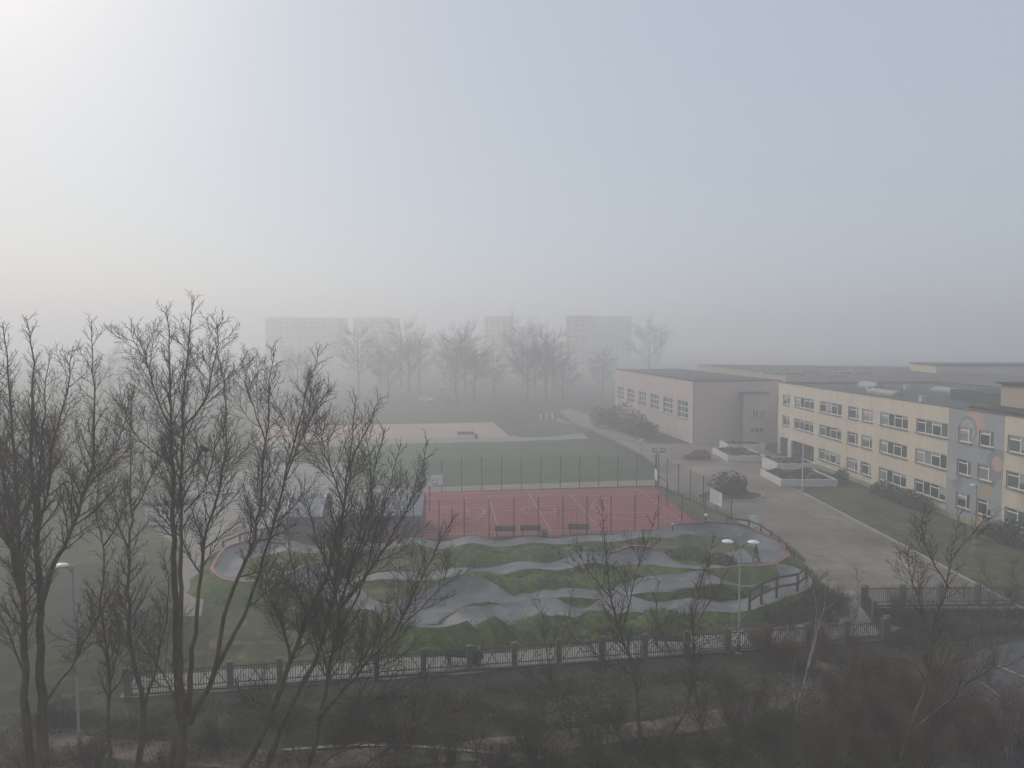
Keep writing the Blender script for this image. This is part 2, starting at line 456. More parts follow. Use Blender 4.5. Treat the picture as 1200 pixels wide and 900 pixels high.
# walkway behind the fence, dark footpath in front of it, beaten path at the bottom
strip('walkway', gp((150, 805), (300, 795), (440, 785), (600, 774), (760, 760), (900, 746), (1036, 733)), 2.3, 0.018, M['path'])
strip('corner_walk', [G(1040, 741), G(1000, 724), G(985, 706), G(975, 690)], 2.6, 0.015, M['path'], 14)
strip('asphalt_footpath', gp((-300, 850), (100, 836), (300, 820), (440, 806), (600, 794), (700, 785), (900, 768), (1040, 752), (1120, 748), (1350, 720)), 1.5, 0.010, M['footpath'])
strip('dirt_path', gp((-200, 868), (0, 870), (90, 873), (300, 890), (450, 887), (560, 879), (660, 866), (790, 850), (870, 834), (930, 805), (970, 778)), 1.5, 0.013, M['dirt'])
strip('path_edging', gp((330, 880), (440, 874), (540, 880), (640, 890)), 0.16, 0.060, M['kerb'], 14)
sheet('car_park', gp((1085, 960), (1100, 830), (1120, 782), (1150, 762), (1210, 748), (1420, 730), (1420, 960)), 0.014, M['asphalt'])
for k, (a, c) in enumerate([((1150, 800), (1185, 826)), ((1168, 780), (1216, 800))]):
    p, q = G(*a), G(*c)
    strip('bay_marking', [p, q], 0.12, 0.019, M['line'], 4)
# lawn edge kerb along the school lawn
kb = MB()
for k in range(19):
    y0 = 84 - k * 2.0
    kb.box(33.55 + 0.012 * k, 33.7 + 0.012 * k, y0 - 1.97, y0, 0, 0.13)
kb.build('yard_kerb', M['kerb'])['kind'] = 'structure'

# court markings: basketball and handball lines
cl = MB()
O, Ux, Uy = np.array([-9.4, 67.4]), None, None
ca, cb, cd = G(470, 630.5)[:2], G(818, 621)[:2], G(500, 578.5)[:2]
ex = (cb - ca) / np.linalg.norm(cb - ca); ey = np.array([-ex[1], ex[0]])
LX, LY = 27.5, 19.0
def cpt(u, v): return ca + ex * u + ey * v
def cline(pts, w=0.09):
    for a, b in zip(pts[:-1], pts[1:]):
        A, B = cpt(*a), cpt(*b)
        cl.bar((A[0], A[1], 0.040), (B[0], B[1], 0.040), w, 0.004)
def carc(u, v, r, a0, a1, n=20):
    cline([(u + r * math.cos(a0 + (a1 - a0) * i / n), v + r * math.sin(a0 + (a1 - a0) * i / n)) for i in range(n + 1)])
cline([(0.6, 0.8), (LX - .5, 0.8), (LX - .5, LY - .6), (0.6, LY - .6), (0.6, 0.8)])
cline([(LX / 2, 0.8), (LX / 2, LY - .6)])
carc(LX / 2, LY / 2, 1.8, 0, 2 * PI)
for sx in (1, -1):
    e = 0.6 if sx == 1 else LX - .5
    cline([(e, LY / 2 - 3), (e + sx * 5.8, LY / 2 - 1.8), (e + sx * 5.8, LY / 2 + 1.8), (e, LY / 2 + 3)])
    a0 = -PI / 2 if sx == 1 else PI / 2
    carc(e + sx * 5.8, LY / 2, 1.8, a0, a0 + PI, 14)
    carc(e + sx * 1.2, LY / 2, 6.25, a0, a0 + PI, 26)
for u in (9.0, 18.4):
    cline([(u, 2.6), (u, LY - 2.4)])
cline([(9, 2.6), (18.4, 2.6)]); cline([(9, LY - 2.4), (18.4, LY - 2.4)])
cl.build('court_markings', M['line'])['kind'] = 'structure'

# ------------------------------------------------------------------ pump track: ribbons of asphalt over rollers, on grass mounds
EDGE = []
def ribbon(pxs, w, lam, amp, base, closed, phase=0.0, seed=0, red=True):
    P = [G(x, y) for x, y in pxs]
    if closed: P = P + [P[0]]
    ln = sum(np.linalg.norm(np.diff(np.array(P), axis=0), axis=1))
    n = int(ln / 0.35)
    if closed:                       # spline through three laps, keep the middle one so that the loop joins smoothly
        core = P[:-1]
        Q3 = catmull(core * 3 + [core[0]], 3 * n)[:, :2]
    else:
        Q3 = catmull(P, n)[:, :2]
    Q = Q3
    T = np.gradient(Q, axis=0); T /= np.linalg.norm(T, axis=1, keepdims=True) + 1e-9
    Nn = np.stack([-T[:, 1], T[:, 0]], 1)
    ang = np.unwrap(np.arctan2(T[:, 1], T[:, 0])); cur = np.gradient(ang) / 0.35
    ker = np.ones(9) / 9
    cur = np.convolve(np.pad(cur, 4, mode='edge'), ker, 'valid')
    bank = np.clip(np.abs(cur) * 5.0, 0, 1) * np.sign(cur)
    s = np.linspace(0, ln, len(Q))
    if closed:
        sel = np.r_[n:2 * n, n]
        Q, Nn, cur, bank = Q[sel], Nn[sel], cur[sel], bank[sel]
        n = n + 1; s = np.linspace(0, ln, n)
        lam = ln / max(1, round(ln / lam))
    w1, w2, w3 = [2 * PI / ln * q for q in (max(1, round(.21 * ln / 6.283)), max(1, round(.083 * ln / 6.283)), max(1, round(.13 * ln / 6.283)))]
    straight = 1 - np.clip(np.abs(cur) * 4, 0, 0.75)
    h = base + (1.0 * amp * (.62 + .38 * np.sin(s * w1 + seed * 1.9) * np.cos(s * w2 + seed))) * (0.5 - 0.5 * np.cos(2 * PI * s / lam + phase + .9 * np.sin(s * w3 + seed))) ** 1.15 * straight
    if not closed: h = h * np.clip(np.minimum(s, ln - s) / 2.2, 0, 1) + .03
    hl = h + np.clip(-bank, 0, 1) * 0.95      # left edge raised on right turns
    hr = h + np.clip(bank, 0, 1) * 0.95
    L = Q + Nn * w / 2; Rr = Q - Nn * w / 2
    V, F = [], []
    for i in range(n):
        V += [(*L[i], hl[i]), (*(L[i] * .6 + Rr[i] * .4), h[i] * .6 + hl[i] * .24 + hr[i] * .16 - 0.03), (*(L[i] * .4 + Rr[i] * .6), h[i] * .6 + hl[i] * .16 + hr[i] * .24 - 0.03), (*Rr[i], hr[i])]
    for i in range(n - 1):
        for k in range(3):
            F.append((i * 4 + k, i * 4 + k + 1, (i + 1) * 4 + k + 1, (i + 1) * 4 + k))
    me = quad_mesh('pump_track', np.array(V), np.array(F), M['track'])
    o = bpy.data.objects.new('pump_track', me); link(o); o['kind'] = 'structure'
    # grass shoulders
    V, F = [], []
    rr = random.Random(seed)
    for i in range(n):
        a, b = hl[i], hr[i]
        j = 0.15 * math.sin(i * 0.9) + rr.uniform(-.08, .08)
        V += [(*(L[i] + Nn[i] * (1.25 * a + .35 + j)), -0.02), (*(L[i] + Nn[i] * (0.55 * a + .12)), a * .62), (*L[i], a - 0.012),
              (*Rr[i], b - 0.012), (*(Rr[i] - Nn[i] * (0.55 * b + .12)), b * .62), (*(Rr[i] - Nn[i] * (1.25 * b + .35 + j)), -0.02)]
    for i in range(n - 1):
        for k in (0, 1, 3, 4):
            F.append((i * 6 + k, i * 6 + k + 1, (i + 1) * 6 + k + 1, (i + 1) * 6 + k))
    me = quad_mesh('track_mound', np.array(V), np.array(F), M['mound'])
    o = bpy.data.objects.new('track_mound', me); link(o); o['kind'] = 'structure'
    EDGE.extend([(p[0] + nn[0] * .12 * sg, p[1] + nn[1] * .12 * sg, hh_ * .85) for E_, H_, sg in ((L, hl, 1), (Rr, hr, -1)) for p, nn, hh_ in zip(E_, Nn, H_)])
    if red:
        b = MB()
        for i in range(n - 1):
            for sgn, E, hh in ((1, L, hl), (-1, Rr, hr)):
                if bank[i] * sgn < -0.45 and bank[i + 1] * sgn < -0.45:
                    vs = [(*E[i], hh[i] + .006), (*(E[i] - sgn * Nn[i] * .22), hh[i] + .004), (*(E[i + 1] - sgn * Nn[i + 1] * .22), hh[i + 1] + .004), (*E[i + 1], hh[i + 1] + .006)]
                    b.add(vs, [(0, 1, 2, 3) if sgn > 0 else (3, 2, 1, 0)])
        if b.f:
            b.build('berm_edge_line', M['red_edge'])['kind'] = 'structure'

sheet('track_lawn', gp((255, 690), (300, 640), (440, 636), (700, 630), (850, 622), (925, 655), (945, 690), (1000, 716), (900, 742), (640, 766), (440, 782), (240, 790)), 0.006, M['lawn'])
sheet('track_apron', smooth_outline(gp((470, 737), (500, 714), (556, 709), (556, 728), (547, 742), (545, 762), (500, 768), (478, 760)), 40), 0.026, M['track'])
sheet('track_apron', smooth_outline(gp((836, 652), (880, 643), (912, 658), (936, 678), (942, 694), (905, 694), (850, 686), (812, 676)), 40), 0.026, M['track'])
ribbon([(268, 668), (300, 650), (380, 645), (470, 642), (540, 640), (640, 637), (730, 632), (800, 627), (850, 629), (890, 641), (908, 658), (896, 672), (860, 674),
        (800, 668), (750, 660), (700, 661), (640, 667), (580, 672), (520, 676), (440, 680), (370, 682), (310, 694), (272, 688)], 2.2, 5.0, 0.62, 0.12, True, 0.4, 1)
ribbon([(488, 738), (500, 722), (540, 704), (600, 703), (660, 702), (720, 697), (780, 688), (830, 684), (880, 682), (915, 686), (926, 698), (905, 709), (860, 714),
        (800, 716), (740, 717), (690, 719), (640, 722), (590, 727), (545, 736), (510, 745)], 2.8, 5.4, 0.62, 0.10, True, 1.2, 2, False)
ribbon([(330, 664), (370, 690), (410, 706), (450, 722), (490, 732)], 2.3, 4.2, 0.5, 0.10, False, 0.0, 3, False)

def mounds(pxs, half, humps, seed):
    """one grassy ridge with humps along a line of surveyed points"""
    P = catmull([G(x, y) for x, y in pxs], 120)[:, :2]
    T = np.gradient(P, axis=0); T /= np.linalg.norm(T, axis=1, keepdims=True)
    Nn = np.stack([-T[:, 1], T[:, 0]], 1)
    rr = np.random.RandomState(seed); m = 15
    t = np.linspace(0, 1, 120); hz = np.zeros(120)
    for c, w, h in humps: hz = np.maximum(hz, h * np.exp(-((t - c) / w) ** 2))
    taper = np.clip(np.minimum(t, 1 - t) * 14, 0, 1)
    hz = (hz * .82 + .12) * taper
    sx = rr.rand(6) * 6.28
    V = []
    for i in range(120):
        wv = half * (1 + .16 * math.sin(i * .23 + sx[0]) + .10 * math.sin(i * .61 + sx[1])) * max(taper[i], .15)
        off = .35 * math.sin(i * .11 + sx[2])
        for k in range(m):
            u = -1 + 2 * k / (m - 1)
            z = hz[i] * (1 - u * u) ** 1.3 * (1 + .10 * math.sin(i * .9 + k * 1.3 + sx[3])) + .03 * rr.rand() - .03
            q = P[i] + Nn[i] * (u * wv + off * (1 - u * u))
            V.append((q[0], q[1], z)); 
            if abs(u) < .9: EDGE.extend([(q[0] + rr.randn() * .15, q[1] + rr.randn() * .12, z - .01)] * (1 if rr.rand() < .5 else 0))
    idx = np.arange(120 * m).reshape(120, m)
    F = np.stack([idx[:-1, :-1], idx[1:, :-1], idx[1:, 1:], idx[:-1, 1:]], -1).reshape(-1, 4)
    o = bpy.data.objects.new('grass_mound', quad_mesh('grass_mound', np.array(V), F, M['mound'])); link(o); o['kind'] = 'structure'
mounds([(500, 657), (560, 656), (620, 653), (680, 649), (740, 645)], 2.0, [(.22, .12, .9), (.52, .11, .8), (.80, .12, .7)], 5)
mounds([(520, 690), (570, 688), (630, 687), (690, 683), (750, 676)], 2.3, [(.18, .14, .95), (.48, .12, 1.05), (.80, .12, .8)], 6)
mounds([(548, 750), (590, 744), (650, 740), (720, 736), (790, 731), (850, 727)], 1.7, [(.10, .07, 1.25), (.27, .09, 1.05), (.50, .09, 1.1), (.74, .10, .9)], 7)
mounds([(790, 700), (830, 700), (870, 698)], 1.1, [(.5, .3, .8)], 8)
mounds([(780, 650), (810, 652), (840, 658), (850, 664)], 1.3, [(.3, .25, .6), (.75, .2, .5)], 9)
mounds([(320, 672), (380, 664), (440, 660)], 1.8, [(.3, .2, .8), (.75, .2, .8)], 10)
mounds([(330, 716), (390, 730), (450, 752)], 2.2, [(.25, .18, .9), (.7, .2, 1.0)], 11)
bank = sheet('soil_bank', gp((858, 613), (884, 622), (908, 634), (935, 650), (1016, 707), (1008, 716), (985, 730), (900, 744), (885, 728), (905, 712), (950, 694), (938, 668), (915, 646), (880, 630)), 0.010, M['soil'])

# ------------------------------------------------------------------ buildings
def wall_holes(mb, L, Hh, holes, mi=0, depth=0.22, reveal=1, split=None, z0=0.0):
    """facade in the plane y=0 (outside at -y) with openings and their reveals; split(x)->material index"""
    xs = sorted(set([0, L] + [round(h[0], 3) for h in holes] + [round(h[1], 3) for h in holes] + (split[0] if split else [])))
    zs = sorted(set([z0, Hh] + [round(h[2], 3) for h in holes] + [round(h[3], 3) for h in holes]))
    for i in range(len(xs) - 1):
        for k in range(len(zs) - 1):
            cx, cz = (xs[i] + xs[i + 1]) / 2, (zs[k] + zs[k + 1]) / 2
            if any(h[0] < cx < h[1] and h[2] < cz < h[3] for h in holes): continue
            m = split[1](cx) if split else mi
            mb.add([(xs[i], 0, zs[k]), (xs[i + 1], 0, zs[k]), (xs[i + 1], 0, zs[k + 1]), (xs[i], 0, zs[k + 1])], [(0, 1, 2, 3)], m)
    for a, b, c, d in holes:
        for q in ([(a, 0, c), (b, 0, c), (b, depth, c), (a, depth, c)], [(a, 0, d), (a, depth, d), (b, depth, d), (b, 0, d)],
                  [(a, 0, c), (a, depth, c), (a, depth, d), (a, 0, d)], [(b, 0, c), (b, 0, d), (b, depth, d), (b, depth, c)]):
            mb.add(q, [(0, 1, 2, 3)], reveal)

_wmesh = {}
WRB = random.Random(9)
M['blind'] = mat('roller_blind', (0.36, 0.36, 0.33), 0.9, 0.2, 0.7)
def window(parent, x0, x1, z0, z1, y, splits, transoms, glassrow, fw=0.07, sill=True, rows=None):
    """one window: frame mesh with pane children. splits: fractions of mullions; transoms: set of bay indices with a top light"""
    w, h = x1 - x0, z1 - z0
    key = ('w', round(w, 2), round(h, 2), tuple(splits), tuple(transoms), fw, rows)
    if key not in _wmesh:
        b = MB()
        b.box(0, w, -0.03, 0.03, 0, fw); b.box(0, w, -0.03, 0.03, h - fw, h)
        b.box(0, fw, -0.032, 0.032, fw, h - fw); b.box(w - fw, w, -0.032, 0.032, fw, h - fw)
        ed = [0] + [s * w for s in splits] + [w]
        for s in splits: b.box(s * w - fw * .55, s * w + fw * .55, -0.032, 0.032, fw, h - fw)
        for k in range(len(ed) - 1):
            if k in transoms: b.box(ed[k] + fw * .55, ed[k + 1] - fw * .55, -0.028, 0.028, h * .72, h * .72 + fw)
            if rows:
                for q in range(1, rows): b.box(ed[k] + fw * .55, ed[k + 1] - fw * .55, -0.028, 0.028, h * q / rows - fw / 2, h * q / rows + fw / 2)
        pm = []
        for k in range(len(ed) - 1):
            nr = rows or 1
            for q in range(nr):
                zz0, zz1 = max(h * q / nr, fw * .6), min(h * (q + 1) / nr, h - fw * .6)
                for gm in ('glass', 'glass_mid', 'glass_curtain'):
                    p = MB(); p.box(ed[k] + fw * .4, ed[k + 1] - fw * .4, -0.008, 0.008, zz0, zz1)
                    pm.append(((k, q, gm), p.mesh('pane', M[gm])))
        sl = MB(); sl.box(-0.08, w + 0.08, -0.34, -0.035, -0.06, -0.005)
        _wmesh[key] = (b.mesh('window', M['frame']), dict(pm), sl.mesh('sill', M['sill']))
    fm, pms, slm = _wmesh[key]
    o = bpy.data.objects.new('window', fm); link(o, parent); o.location = (x0, y, z0)
    nb = len(splits) + 1
    for k in range(nb):
        for q in range(rows or 1):
            p = bpy.data.objects.new('pane', pms[(k, q, glassrow[k % len(glassrow)])]); link(p, o)
    if not rows and parent.name.startswith('school'):
        ed = [0] + [q_ * w for q_ in splits] + [w]
        for k in range(nb):
            if WRB.random() < .38:
                f_ = WRB.choice((.3, .45, .6, .8)); kb_ = ('b', round(ed[k + 1] - ed[k], 2), round(h, 2), f_)
                if kb_ not in _wmesh:
                    b_ = MB(); b_.box(.07, ed[k + 1] - ed[k] - .07, -.013, -.0095, h * (1 - f_), h - fw); _wmesh[kb_] = b_.mesh('blind', M['blind'])
                bo = bpy.data.objects.new('blind', _wmesh[kb_]); link(bo, o); bo.location = (ed[k], 0, 0)
    if sill:
        s = bpy.data.objects.new('sill', slm); link(s, o)
    return o

# --- school: beige three storey block, facade seen along its length
SA, SB = np.array([41.24, 114.07]), np.array([43.75, 73.83])
su = (SB - SA) / np.linalg.norm(SB - SA)
srz = math.atan2(su[1], su[0])
school = thing('school_building', 'long beige three-storey school with white window frames and a grey-blue mural bay', 'school', (SA[0], SA[1], 0), srz)
SL, SH, SD = 66.0, 11.0, 26.0
ROW = [(1.35, 2.85), (4.62, 6.12), (7.82, 9.32)]
COLS = [(1.6, 4.0, 'n'), (5.6, 11.6, 'w'), (13.4, 19.3, 'w'), (20.9, 23.4, 's'), (24.2, 26.6, 's'), (28.2, 33.6, 'w'), (35.1, 40.3, 'w'),
        (41.9, 43.9, 's'), (44.85, 46.8, 's'), (48.55, 53.8, 'w'), (55.2, 60.4, 'w'), (61.6, 63.8, 's')]
holes, wins = [], []
for r, (a, b) in enumerate(ROW):
    for c, (x0, x1, k) in enumerate(COLS):
        if r == 0 and c < 2: continue
        holes.append((x0, x1, a, b)); wins.append((r, c, x0, x1, a, b, k))
holes.append((1.3, 3.8, 0.0, 2.75)); holes.append((5.2, 12.0, 0.0, 2.75))
mural = mat('mural_paint', (0.335, 0.345, 0.355), 0.9, 0.06, 0.5)
nt = mural.node_tree
def circle_paint(shapes):
    """flat paint on the mural bay, in metres along and up the facade"""
    tc = nt.nodes.new('ShaderNodeTexCoord'); sp = nt.nodes.new('ShaderNodeSeparateXYZ')
    nt.links.new(tc.outputs['Object'], sp.inputs[0])
    cur = col_link(mural)
    def mth(op, a, b=None):
        n = nt.nodes.new('ShaderNodeMath'); n.operation = op
        for i, v in enumerate((a, b)):
            if v is None: continue
            if isinstance(v, (int, float)): n.inputs[i].default_value = v
            else: nt.links.new(v, n.inputs[i])
        return n.outputs[0]
    for (cx, cz, r0, r1, col) in shapes:
        dx, dz = mth('SUBTRACT', sp.outputs[0], cx), mth('SUBTRACT', sp.outputs[2], cz)
        d = mth('SQRT', mth('ADD', mth('MULTIPLY', dx, dx), mth('MULTIPLY', dz, dz)))
        f = mth('MULTIPLY', mth('LESS_THAN', d, r1), mth('GREATER_THAN', d, r0))
        mx = nt.nodes.new('ShaderNodeMix'); mx.data_type = 'RGBA'
        nt.links.new(f, mx.inputs[0]); nt.links.new(cur, mx.inputs[6]); mx.inputs[7].default_value = (*col, 1)
        cur = mx.outputs[2]
    nt.links.new(cur, nt.nodes['Principled BSDF'].inputs['Base Color'])
PE, GR, DG, LG = (0.54, 0.36, 0.27), (0.24, 0.255, 0.28), (0.19, 0.20, 0.23), (0.38, 0.40, 0.42)
circle_paint([(44.2, 9.6, 0, 1.45, PE), (43.24, 9.05, 0, 1.35, GR), (43.24, 9.05, 0, 1.05, LG), (47.38, 6.45, 0, 1.35, GR), (47.38, 6.45, 0, .70, PE), (46.6, 5.0, 0, .9, GR),
              (42.0, 3.85, 0, .85, GR), (41.2, 4.6, 0, .8, LG), (46.25, 3.75, 0, .72, (0.46, 0.34, 0.22)), (45.6, .95, 0, .95, GR), (45.6, .95, 0, .52, PE), (44.6, .3, 0, .5, PE), (41.6, 8.2, 0, .55, (0.36, 0.34, 0.29))])
wb = MB()
wall_holes(wb, SL, SH, holes, split=([40.4, 48.15], lambda x: 2 if 40.4 < x < 48.15 else 0))
# end walls, back, recess of the entrance
wb.add([(0, 0, 0), (0, 0, SH), (0, SD, SH), (0, SD, 0)], [(0, 1, 2, 3)])
wb.add([(SL, 0, 0), (SL, SD, 0), (SL, SD, SH), (SL, 0, SH)], [(0, 1, 2, 3)])
wb.add([(0, SD, 0), (0, SD, SH), (SL, SD, SH), (SL, SD, 0)], [(0, 1, 2, 3)])
wb.build('wall', [M['beige'], M['reveal'], mural], school)
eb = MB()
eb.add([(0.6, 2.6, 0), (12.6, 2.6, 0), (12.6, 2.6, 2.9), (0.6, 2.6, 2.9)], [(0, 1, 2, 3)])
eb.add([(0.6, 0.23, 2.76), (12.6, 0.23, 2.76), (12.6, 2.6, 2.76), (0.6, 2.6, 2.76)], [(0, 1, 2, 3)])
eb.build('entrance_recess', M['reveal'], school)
for x in (1.5, 6.2, 8.4, 10.6):
    d = MB(); d.box(0, 1.6, -0.04, 0.04, 0, 2.3)
    do = d.build('door', M['glass_mid'], school, loc=(x, 2.54, 0))
    f = MB(); f.box(-.06, 0, -.06, .06, 0, 2.36); f.box(1.6, 1.66, -.06, .06, 0, 2.36); f.box(0, 1.6, -.06, .06, 2.3, 2.36); f.box(.76, .84, -.06, .06, 0, 2.3)
    f.build('door_frame', M['frame'], do)
for x in (0.35, 3.9):
    c = MB(); c.box(x, x + 0.95 if x < 1 else x + 1.2, -0.16, -0.004, 0, 2.72)
    c.build('column', M['white_render'], school)
pl = MB()
for a, b in ((12.05, SL + .02),):
    pl.box(a, b, -0.07, -0.003, 0, 0.55)
pl.build('plinth', M['plinth'], school)
WG = [['glass_mid', 'glass', 'glass', 'glass'], ['glass', 'glass_mid', 'glass', 'glass_mid'], ['glass_curtain', 'glass', 'glass', 'glass'], ['glass_curtain', 'glass_curtain', 'glass', 'glass'], ['glass_mid', 'glass_mid', 'glass', 'glass_mid'], ['glass', 'glass', 'glass', 'glass']]
wr = random.Random(5)
for r, c, x0, x1, a, b, k in wins:
    if k == 'w': window(school, x0, x1, a, b, 0.15, (0.27, 0.5, 0.77), (0, 2), wr.choice(WG), 0.095)
    elif k == 's': window(school, x0, x1, a, b, 0.15, (0.68,), (0,), wr.choice(WG), 0.095)
    else: window(school, x0, x1, a, b, 0.15, (0.5,), (), wr.choice(WG), 0.095)
rb = MB()
rb.add([(0.3, 0.3, SH - .28), (SL - .3, 0.3, SH - .28), (SL - .3, SD - .3, SH - .28), (0.3, SD - .3, SH - .28)], [(0, 1, 2, 3)])
roof = rb.build('roof', M['roof'], school)
pb = MB()
pb.box(-.06, SL + .06, -.07, .30, SH + .002, SH + .07); pb.box(-.06, SL + .06, SD - .3, SD + .07, SH + .002, SH + .07)
pb.box(-.06, .30, .302, SD - .302, SH + .002, SH + .07); pb.box(SL - .3, SL + .06, .302, SD - .302, SH + .002, SH + .07)
pb.add([(0.3, 0.3, SH - .28), (0.3, 0.3, SH), (SL - .3, .3, SH), (SL - .3, .3, SH - .28)], [(0, 1, 2, 3)])
pb.build('parapet', M['coping'], school)
rs = random.Random(3)
for (x, y) in ((14.0, 6.5), (31.0, 3.2), (12, 13), (33, 13.5), (24, 17)):
    v = MB(); v.box(-.25, .25, -.25, .25, 0, .55); v.box(-.33, .33, -.33, .33, .552, .63)
    v.build('chimney', M['white_render'], school, loc=(x, y, SH - .28))
for (x, y, w) in ((20.5, 5.0, 6.0), (9, 9.5, 4.0), (4.5, 12, 4.5), (17, 15.5, 4.5)):
    v = MB(); v.box(-w / 2, w / 2, -.8, .8, 0, .30); v.add([(-w / 2, -.8, .302), (w / 2, -.8, .302), (w / 2, 0, .62), (-w / 2, 0, .62), (-w / 2, .8, .302), (w / 2, .8, .302)], [(0, 1, 2, 3), (3, 2, 5, 4), (0, 3, 4), (1, 5, 2)])
    v.build('skylight', M['kerb'], school, loc=(x, y, SH - .28))
pw = MB(); pw.box(42.2, 58, 4.0, 16, SH - .28, 13.45); pw.build('penthouse_wall', M['peach'], school)
pr = MB(); pr.box(41.9, 58.3, 3.7, 16.3, 13.452, 13.62); pr.build('penthouse_roof', M['roof_dark'], school)
pc = MB(); pc.box(42.6, 60, 0.5, 3.6, SH + .1, SH + .34); pc.build('canopy', M['roof_dark'], school)
lb = MB(); lb.box(28, 41.8, 8.5, 20, SH - .28, SH + .95); lb.build('raised_roof', M['roof'], school)

# --- gym: tall block with one row of square windows
GK, GE = np.array([30.5, 123.2]), np.array([24.6, 165.0])
gu = (GK - GE) / np.linalg.norm(GK - GE)
GL = float(np.linalg.norm(GK - GE)) + 5.5
GO = GK - gu * GL
gym = thing('gym_building', 'windowed pinkish-grey sports hall, half lost in fog, behind the red car', 'sports hall', (GO[0], GO[1], 0), math.atan2(gu[1], gu[0]))
GH, GD = 10.6, 15.6
gw = MB()
gx = [GL - 42.2 + q for q in (-3.6, 3.9, 11.9, 19.4, 26.9, 34.3)]
gholes = [(x, x + 5.0, 3.95, 7.0) for x in gx]
wall_holes(gw, GL, GH, gholes)
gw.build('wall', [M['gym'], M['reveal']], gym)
gf = MB(); gf.add([(GL, 0, 0), (GL, GD, 0), (GL, GD, GH), (GL, 0, GH)], [(0, 1, 2, 3)])
gf.add([(0, 0, 0), (0, 0, GH), (0, GD, GH), (0, GD, 0)], [(0, 1, 2, 3)])
gf.add([(0, GD, 0), (0, GD, GH), (GL, GD, GH), (GL, GD, 0)], [(0, 1, 2, 3)])
gfo = gf.build('front_wall', M['gym_front'], gym)
for a, b, c, d in gholes:
    window(gym, a, b, c, d, 0.14, (0.34, 0.67), (), ['glass', 'glass_mid', 'glass'], 0.13, True, 3)
g2 = MB(); g2.add([(0, 0.0, GH + .05), (GL, 0.0, GH + .05), (GL, GD, GH + .05), (0, GD, GH + .05)], [(0, 1, 2, 3)])
g2.box(-.1, GL + .1, -.10, .3, GH + .002, GH + .16); g2.box(GL - .2, GL + .1, .302, GD, GH + .002, GH + .16)
g2.build('roof', M['roof_dark'], gym)
gp_ = MB(); gp_.tube([(GL - .1, -.12, .1), (GL - .1, -.12, GH)], .09, 6); gp_.build('downpipe', M['steel'], gym)

# --- link between gym and school, and the block behind with a long pale parapet wall
lk = thing('link_building', 'narrow grey link with small windows between the sports hall and the beige school', 'building', (38.2, 121.8, 0), 0)
b = MB(); wall_holes(b, 4.2, 8.6, [(1.6, 2.6, 4.6, 6.0), (2.9, 3.7, 4.6, 6.0), (1.3, 3.6, 2.2, 3.0)])
b.add([(4.2, 0, 0), (4.2, 3, 0), (4.2, 3, 8.6), (4.2, 0, 8.6)], [(0, 1, 2, 3)])
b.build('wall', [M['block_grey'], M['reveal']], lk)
for a_, b_, c_, d_ in ((1.6, 2.6, 4.6, 6.0), (2.9, 3.7, 4.6, 6.0)):
    window(lk, a_, b_, c_, d_, .14, (0.5,), (), ['glass', 'glass_mid'], .07)
window(lk, 1.3, 3.6, 2.2, 3.0, .14, (0.33, .66), (), ['glass'], .06)
b = MB(); b.box(-.1, 4.3, -.15, 6, 8.602, 8.8); b.build('roof', M['roof_dark'], lk)
rbk = thing('rear_school_block', 'flat-roofed block with a pale parapet wall rising behind the sports hall roof', 'building', (46.9, 126.6, 0), 0)
b = MB(); b.add([(0, 0, 0), (0, 0, 11.3), (-4.6, 42, 11.8), (-4.6, 42, 0)], [(0, 1, 2, 3)]); b.add([(0, 0, 0), (50, 0, 0), (50, 0, 11.0), (0, 0, 11.3)], [(0, 1, 2, 3)])
b.add([(-4.6, 42, 0), (-4.6, 42, 11.8), (50, 48, 11), (50, 48, 0)], [(0, 1, 2, 3)])
b.build('wall', M['peach'], rbk)
b = MB(); b.add([(.1, .1, 10.7), (49.8, .1, 10.7), (49.8, 46, 10.7), (-4.4, 41, 10.7)], [(0, 1, 2, 3)]); b.build('roof', M['roof'], rbk)
for k, (x, y) in enumerate(((4, 20), (8, 18), (13, 22), (18, 19), (23, 21), (7, 31), (17, 33), (27, 31), (12, 8))):
    v = MB(); v.box(-1.6, 1.6, -.6, .6, 0, .35); v.box(-1.7, 1.7, -.7, .7, .352, .46)
    v.build('skylight', M['kerb'], rbk, loc=(x, y, 10.7))

